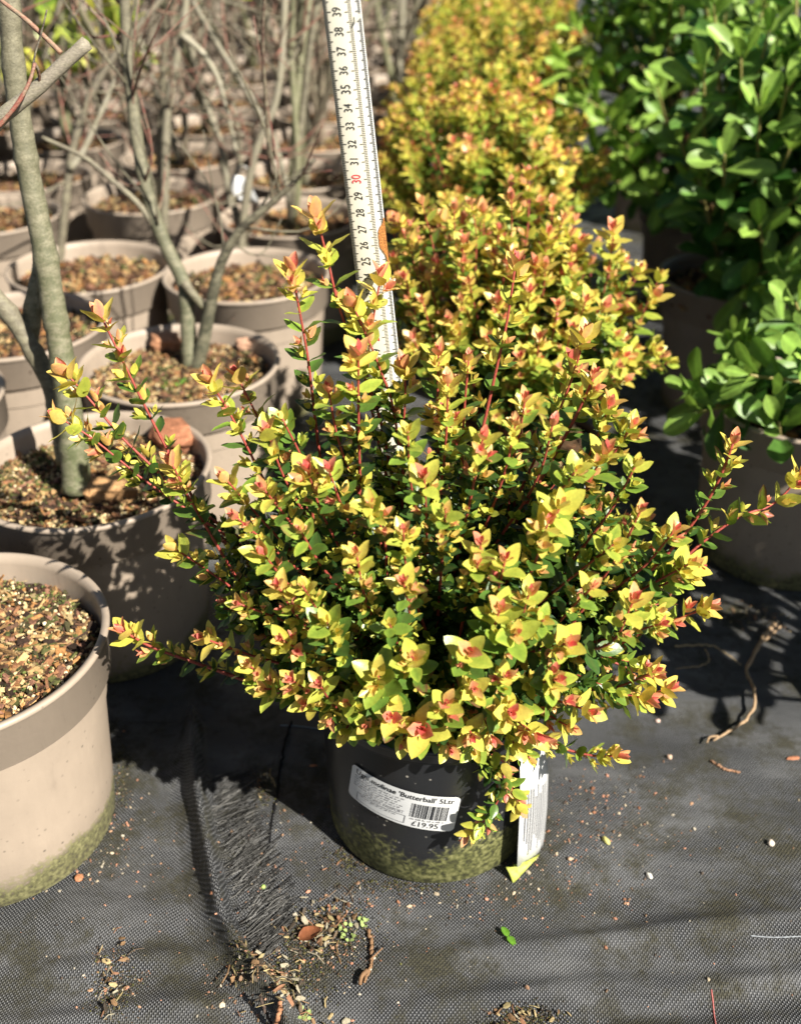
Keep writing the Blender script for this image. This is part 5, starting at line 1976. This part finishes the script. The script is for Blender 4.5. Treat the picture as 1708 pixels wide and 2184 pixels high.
lump('bark_chip', 800, 1777, (0.007, 0.006, 0.005), (0.34, 0.20, 0.09), 'small brown bark chip on the sunlit fabric left of the black pot', 'bark chip', 1.2, 'box')
lump('bark_chip', 668, 1635, (0.009, 0.003, 0.003), (0.48, 0.20, 0.10), 'orange bark chip on the shadow edge left of the black pot', 'bark chip', 0.05, 'box')
lump('bark_chip', 170, 1876, (0.010, 0.009, 0.006), (0.36, 0.16, 0.08), 'red brown bark chip in front of the nearest taupe pot', 'bark chip', 0.8, 'box')
lump('pebble', 1250 - 35, 1835, (0.0048, 0.004, 0.004), (0.45, 0.30, 0.2), 'tan grit lump between the tag end and the seed pod', 'pebble')
lump('pellet', 562, 2005 - 110, (0.0044, 0.0044, 0.004), (0.34, 0.50, 0.12), 'green round seed on the frayed fibres', 'seed')

# a dry curled leaf, and a fallen green pair
def flat_leaf(name, px_, py_, L, Wd, az, age, label, cat, tilt=0.15, colour=None, bend=0.5):
    p = on_ground(px_, py_, 0.0035)
    lv = Leaves()
    lv.add(p, np.array([math.cos(az), math.sin(az), tilt]), np.array([0, 0, 1.0]), L, Wd, 0.5, bend, age)
    V, Fq, C, K = leaf_geo(lv.arr(), T_FINE)
    C = C[0] if colour is None else np.broadcast_to(np.array(colour), C[0].shape) * rng.uniform(.75, 1.25, (len(C[0]), 1))
    o = mobj(name, V[0], T_FINE[3], M_LEAF, None, C, origin=p)
    o['label'] = label
    o['category'] = cat
    return o


flat_leaf('dry_leaf', 636, 2006, 0.024, 0.017, 0.0, 1, 'curled red brown dry leaf on the moss in front of the black pot', 'dry leaf', 0.1, (0.30, 0.11, 0.05), 0.7)
fl = on_ground(1083, 2003, 0.003)
fr = empty('fallen_leaves', fl, 'pair of small bright green fallen leaves joined at the stalk', 'fallen leaf')
for az, L_ in ((2.0, 0.0115), (-1.05, 0.012)):
    lv = Leaves()
    lv.add(fl, np.array([math.cos(az), math.sin(az), 0.1]), np.array([0, 0, 1.0]), L_, 0.0072, 0.4, -0.2, 8.0)
    V, Fq, C, K = leaf_geo(lv.arr(), T_FINE)
    mobj('leaf', V[0], T_FINE[3], M_LEAF, fr, np.broadcast_to(np.array([0.13, 0.30, 0.03]), C[0].shape))


def ground_tube(name, pts, r0, r1, c, label, cat, lift=0.0, branches=()):
    P = np.array([on_ground(a, b, r0 + (l if len(q) > 2 else 0)) for q in pts for a, b, l in [(q[0], q[1], q[2] if len(q) > 2 else 0)]])
    root = empty(name, (P[0][0], P[0][1], 0), label, cat)
    S, _ = smooth_path(P, 34)
    if 'thread' not in name:
        S[1:-1] += rng.normal(0, 0.0006, S[1:-1].shape)
    else:
        S[:, 2] = np.array([gz(q[0], q[1]) for q in S]) + r1 * 0.3
    S[:, 2] = np.maximum(S[:, 2], np.array([gz(q[0], q[1]) for q in S]) + r1 * 0.7)
    V, Q, Tt, C = tube(S, np.linspace(r0, r1, 34) * (1 + 0.18 * np.sin(np.arange(34) * 1.7)), 8, np.asarray(c))
    mobj('main_strand' if branches else 'strand', V, [Q, Tt], M_ROOT, root, C)
    for (bp_, a0, a1) in branches:
        P = np.array([on_ground(a, b, a0 + (0.004)) for a, b in bp_])
        S, _ = smooth_path(P, 16)
        V, Q, Tt, C = tube(S, np.linspace(a0, a1, 16), 7, np.asarray(c))
        mobj('side_strand', V, [Q, Tt], M_ROOT, root, C)
    return root


TAN = (0.34, 0.235, 0.14)
ground_tube('dead_root', [(1650, 1340, 0.004), (1624, 1375, 0.006), (1600, 1420, 0.008), (1588, 1445, 0.006), (1606, 1490, 0.008), (1598, 1535, 0.006), (1560, 1565, 0.004), (1520, 1584)], 0.0030, 0.0012, TAN, 'forked tan root lying on the fabric in front of the taupe pot on the right', 'root',
            branches=[([(1618, 1380), (1640, 1365), (1662, 1345)], 0.0024, 0.0016), ([(1530, 1578), (1512, 1580), (1506, 1592)], 0.0014, 0.0008)])
ground_tube('straw', [(1438, 1380), (1510, 1378), (1540, 1390), (1580, 1420)], 0.0011, 0.0008, (0.40, 0.30, 0.17), 'bent straw coloured stalk between the shrub and the forked root', 'stalk')
ground_tube('straw', [(1504, 1385), (1512, 1408), (1500, 1420), (1470, 1425), (1440, 1428)], 0.0009, 0.0006, (0.36, 0.27, 0.16), 'thin hooked stalk lying just below the bent straw stalk', 'stalk')
ground_tube('black_cord', [(622, 1540), (606, 1590), (596, 1650), (590, 1710), (580, 1760), (573, 1810)], 0.0013, 0.0010, (0.006, 0.006, 0.007), 'thin black cord on the fabric left of the black pot', 'cord')
ground_tube('twig', [(786, 1986), (792, 2020), (790, 2060), (782, 2085), (778, 2098)], 0.0017, 0.0012, (0.20, 0.115, 0.06), 'brown forked twig standing in dirt at the bottom middle', 'twig', branches=[([(790, 2055), (806, 2040), (816, 2030)], 0.001, 0.0006), ([(784, 2080), (772, 2092), (768, 2110)], 0.0022, 0.0016)])
ground_tube('twig', [(556, 2130), (566, 2160), (580, 2190)], 0.0014, 0.0010, (0.07, 0.05, 0.04), 'dark twig at the bottom edge below the pleat', 'twig')
ground_tube('twig', [(598, 2148), (594, 2168), (588, 2190)], 0.0018, 0.0014, (0.36, 0.17, 0.09), 'short orange brown twig at the bottom edge', 'twig')
ground_tube('twig', [(1515, 1656 - 30), (1545, 1642), (1578, 1650)], 0.0014, 0.001, (0.3, 0.17, 0.1), 'thin reddish twig on the fabric right of the shrub', 'twig')
ground_tube('marker_thread', [(1600, 1996), (1650, 2000), (1712, 1998), (1760, 1998)], 0.0005, 0.0005, (0.26, 0.28, 0.30), 'pale woven marker thread across the fabric on the right', 'thread')
ground_tube('marker_thread', [(598, 1548), (640, 1550), (690, 1557), (742, 1562)], 0.0005, 0.0005, (0.22, 0.27, 0.30), 'bluish woven marker thread in shade left of the black pot', 'thread')
ground_tube('marker_thread', [(1517, 2110), (1521, 2150), (1527, 2200)], 0.0006, 0.0006, (0.42, 0.13, 0.12), 'red woven marker thread at the bottom edge', 'thread')

# larger loose pieces lying in the taupe pots
def in_pot_chunk(name, px_, py_, size, c, label, rz, tiltx=0.2):
    p = at_z(px_, py_, SOILZ + 0.01)
    nlat, nlon = 7, 12
    V = []
    for a in range(nlat + 1):
        for b in range(nlon):
            t1, t2 = PI * a / nlat, 2 * PI * b / nlon
            f = lambda q: math.copysign(abs(q) ** 0.6, q)
            k = 1 + 0.12 * math.sin(4 * t2 + px_) + 0.1 * math.sin(7 * t1 + t2 * 3)
            V.append((k * f(math.sin(t1) * math.cos(t2)), k * f(math.sin(t1) * math.sin(t2)), f(math.cos(t1))))
    V = np.array(V) * 0.5 * np.array(size)
    Q = [(a * nlon + b, (a + 1) * nlon + b, (a + 1) * nlon + (b + 1) % nlon, a * nlon + (b + 1) % nlon) for a in range(nlat) for b in range(nlon)]
    M = np.array(Matrix.Rotation(rz, 3, 'Z') @ Matrix.Rotation(tiltx, 3, 'X'))
    V = V @ M.T + p + np.array([0, 0, size[2] * 0.30])
    cc = np.array(c) * rng.uniform(0.6, 1.3, (len(V), 1))
    return _mk(name, V, Q, M_CHIP, cc, False, p, label, 'bark chunk')


in_pot_chunk('bark_chunk', 236, 1056, (0.060, 0.030, 0.026), (0.42, 0.24, 0.11), 'long tan bark chunk lying right of the mossy trunk foot', 0.15)
in_pot_chunk('bark_chunk', 372, 945, (0.055, 0.040, 0.034), (0.33, 0.14, 0.075), 'large red brown bark chunk against the rim of the mossy trunk pot', -0.5, 0.5)
in_pot_chunk('bark_chunk', 356, 742, (0.044, 0.026, 0.028), (0.40, 0.20, 0.11), 'orange brown bark chunk in the low forked tree pot', 0.1, 0.3)
in_pot_chunk('bark_chunk', 520, 740, (0.022, 0.018, 0.016), (0.40, 0.24, 0.16), 'small tan bark chunk right of the forked stems', 0.4, 0.3)
ac = Acc()
for (mx_, my_, ss_, n_) in ((105, 985, 0.022, 420), (60, 1040, 0.03, 380), (300, 1010, 0.018, 200), (60, 1230, 0.028, 420), (140, 1290, 0.018, 240), (20, 1460, 0.02, 200)):
    c_ = at_z(mx_, my_, SOILZ)
    ps = np.stack([rng.normal(c_[0], ss_, n_), rng.normal(c_[1], ss_ * 0.8, n_), SOILZ + rng.uniform(0.003, 0.011, n_)], 1)
    ok_ = np.zeros(n_, bool)
    for (ax_, ay_) in ((-0.403, -0.023), (-0.356, 0.293)):
        ok_ |= np.hypot(ps[:, 0] - ax_, ps[:, 1] - ay_) < 0.12
    ps = ps[ok_]
    L_ = rng.uniform(0.0015, 0.0045, len(ps))
    scatter(ac, ps, np.stack([L_, L_ * 0.6, L_ * 0.6], 1), np.array([(0.075, 0.10, 0.02), (0.12, 0.15, 0.035), (0.05, 0.065, 0.018), (0.16, 0.16, 0.05)]), 'ico', 0.8, 0.35)
ac.obj('compost_moss', M_CRUMB, smooth=False, kind='stuff', label='green moss growing on the compost of the two nearest taupe pots')
# a tuft of weed in the low forked tree's pot
wp = at_z(372, 826, SOILZ + 0.006)
weed = empty('weed_seedling', wp, 'small bright green weed growing in the low forked tree pot', 'weed')
for k in range(16):
    lv = Leaves()
    az = random.uniform(0, 6.28)
    o = wp + np.array([random.gauss(0, .010), random.gauss(0, .007), 0])
    lv.add(o, np.array([math.cos(az), math.sin(az), random.uniform(.3, 1.1)]), np.array([-.3 * math.cos(az), -.3 * math.sin(az), 1]), random.uniform(.010, .018), 0.006, 0.3, -0.3, 8.0)
    V, Fq, C, K = leaf_geo(lv.arr(), T_MID)
    mobj('leaf', V[0], T_MID[3], M_LEAF, weed, np.broadcast_to(np.array([0.16, 0.33, 0.05]), C[0].shape), origin=o)
# little liverwort rosettes on the moss
for (a, b) in ((738, 1985), (746, 2002), (780, 1972), (655, 2170)):
    lv = Leaves()
    p = on_ground(a, b, 0.002)
    r_ = empty('seedling', p, {738: 'pale green seedling cluster on the moss beside the dry leaf', 746: 'pale green seedling cluster just below another on the moss', 780: 'single pale seedling at the right edge of the moss', 655: 'tiny green seedling at the bottom edge'}[a], 'seedling')
    for k in range(7):
        az = random.uniform(0, 6.28)
        q = p + np.array([random.gauss(0, .0035), random.gauss(0, .003), random.uniform(0, .002)])
        lv.add(q, np.array([math.cos(az), math.sin(az), 0.5]), np.array([0, 0, 1.0]), random.uniform(.003, .005), .0038, 0.2, -0.2, 7)
    V, Fq, C, K = leaf_geo(lv.arr(), T_MID)
    mobj('leaves', V.reshape(-1, 3), Fq, M_LEAF, r_, np.broadcast_to(np.array([0.36, 0.46, 0.16]), (len(V) * K, 3)), kind='stuff')

# ================================================================== FAR BACKGROUND
# a hedge far behind the rows closes the view
lv = Leaves()
hr = np.random.default_rng(3)
n = 9000
for k in range(n):
    p = np.array([hr.uniform(-6, 6), 7.6 + hr.uniform(-0.5, 0.4), hr.uniform(0.0, 2.1) ** 0.9])
    d = hr.normal(0, 1, 3)
    lv.add(p, d / np.linalg.norm(d), np.array([hr.normal() * .6, -0.4 + hr.normal() * .5, 0.8]), 0.10, 0.07, 0.2, -0.2, hr.uniform(0, 1))
V, Fq, C, K = leaf_geo(lv.arr(), T_LOW, 'green')
hedge = empty('hedge', (0, 7.6, 0), 'dark hedge far behind the rows of potted trees', 'hedge')
mobj('leaves', V.reshape(-1, 3), Fq, M_BIG, hedge, np.broadcast_to(C, V.shape).reshape(-1, 3) * 0.8, kind='stuff')
ac = Acc()
for k in range(30):
    x_ = -6 + k * 0.41 + random.uniform(-.1, .1)
    V, Q, Tt, C = stem_geo([np.array([x_, 7.6, 0]), np.array([x_ + .05, 7.6, 1.0]), np.array([x_ - .05, 7.65, 1.9])], .03, .012, BK_BROWN, BK_BROWN, n=6, sides=6)
    ac.add(V, Q, Tt, C)
ac.obj('stems', M_BARK, hedge, kind='stuff')
print('objects', len(bpy.data.objects))
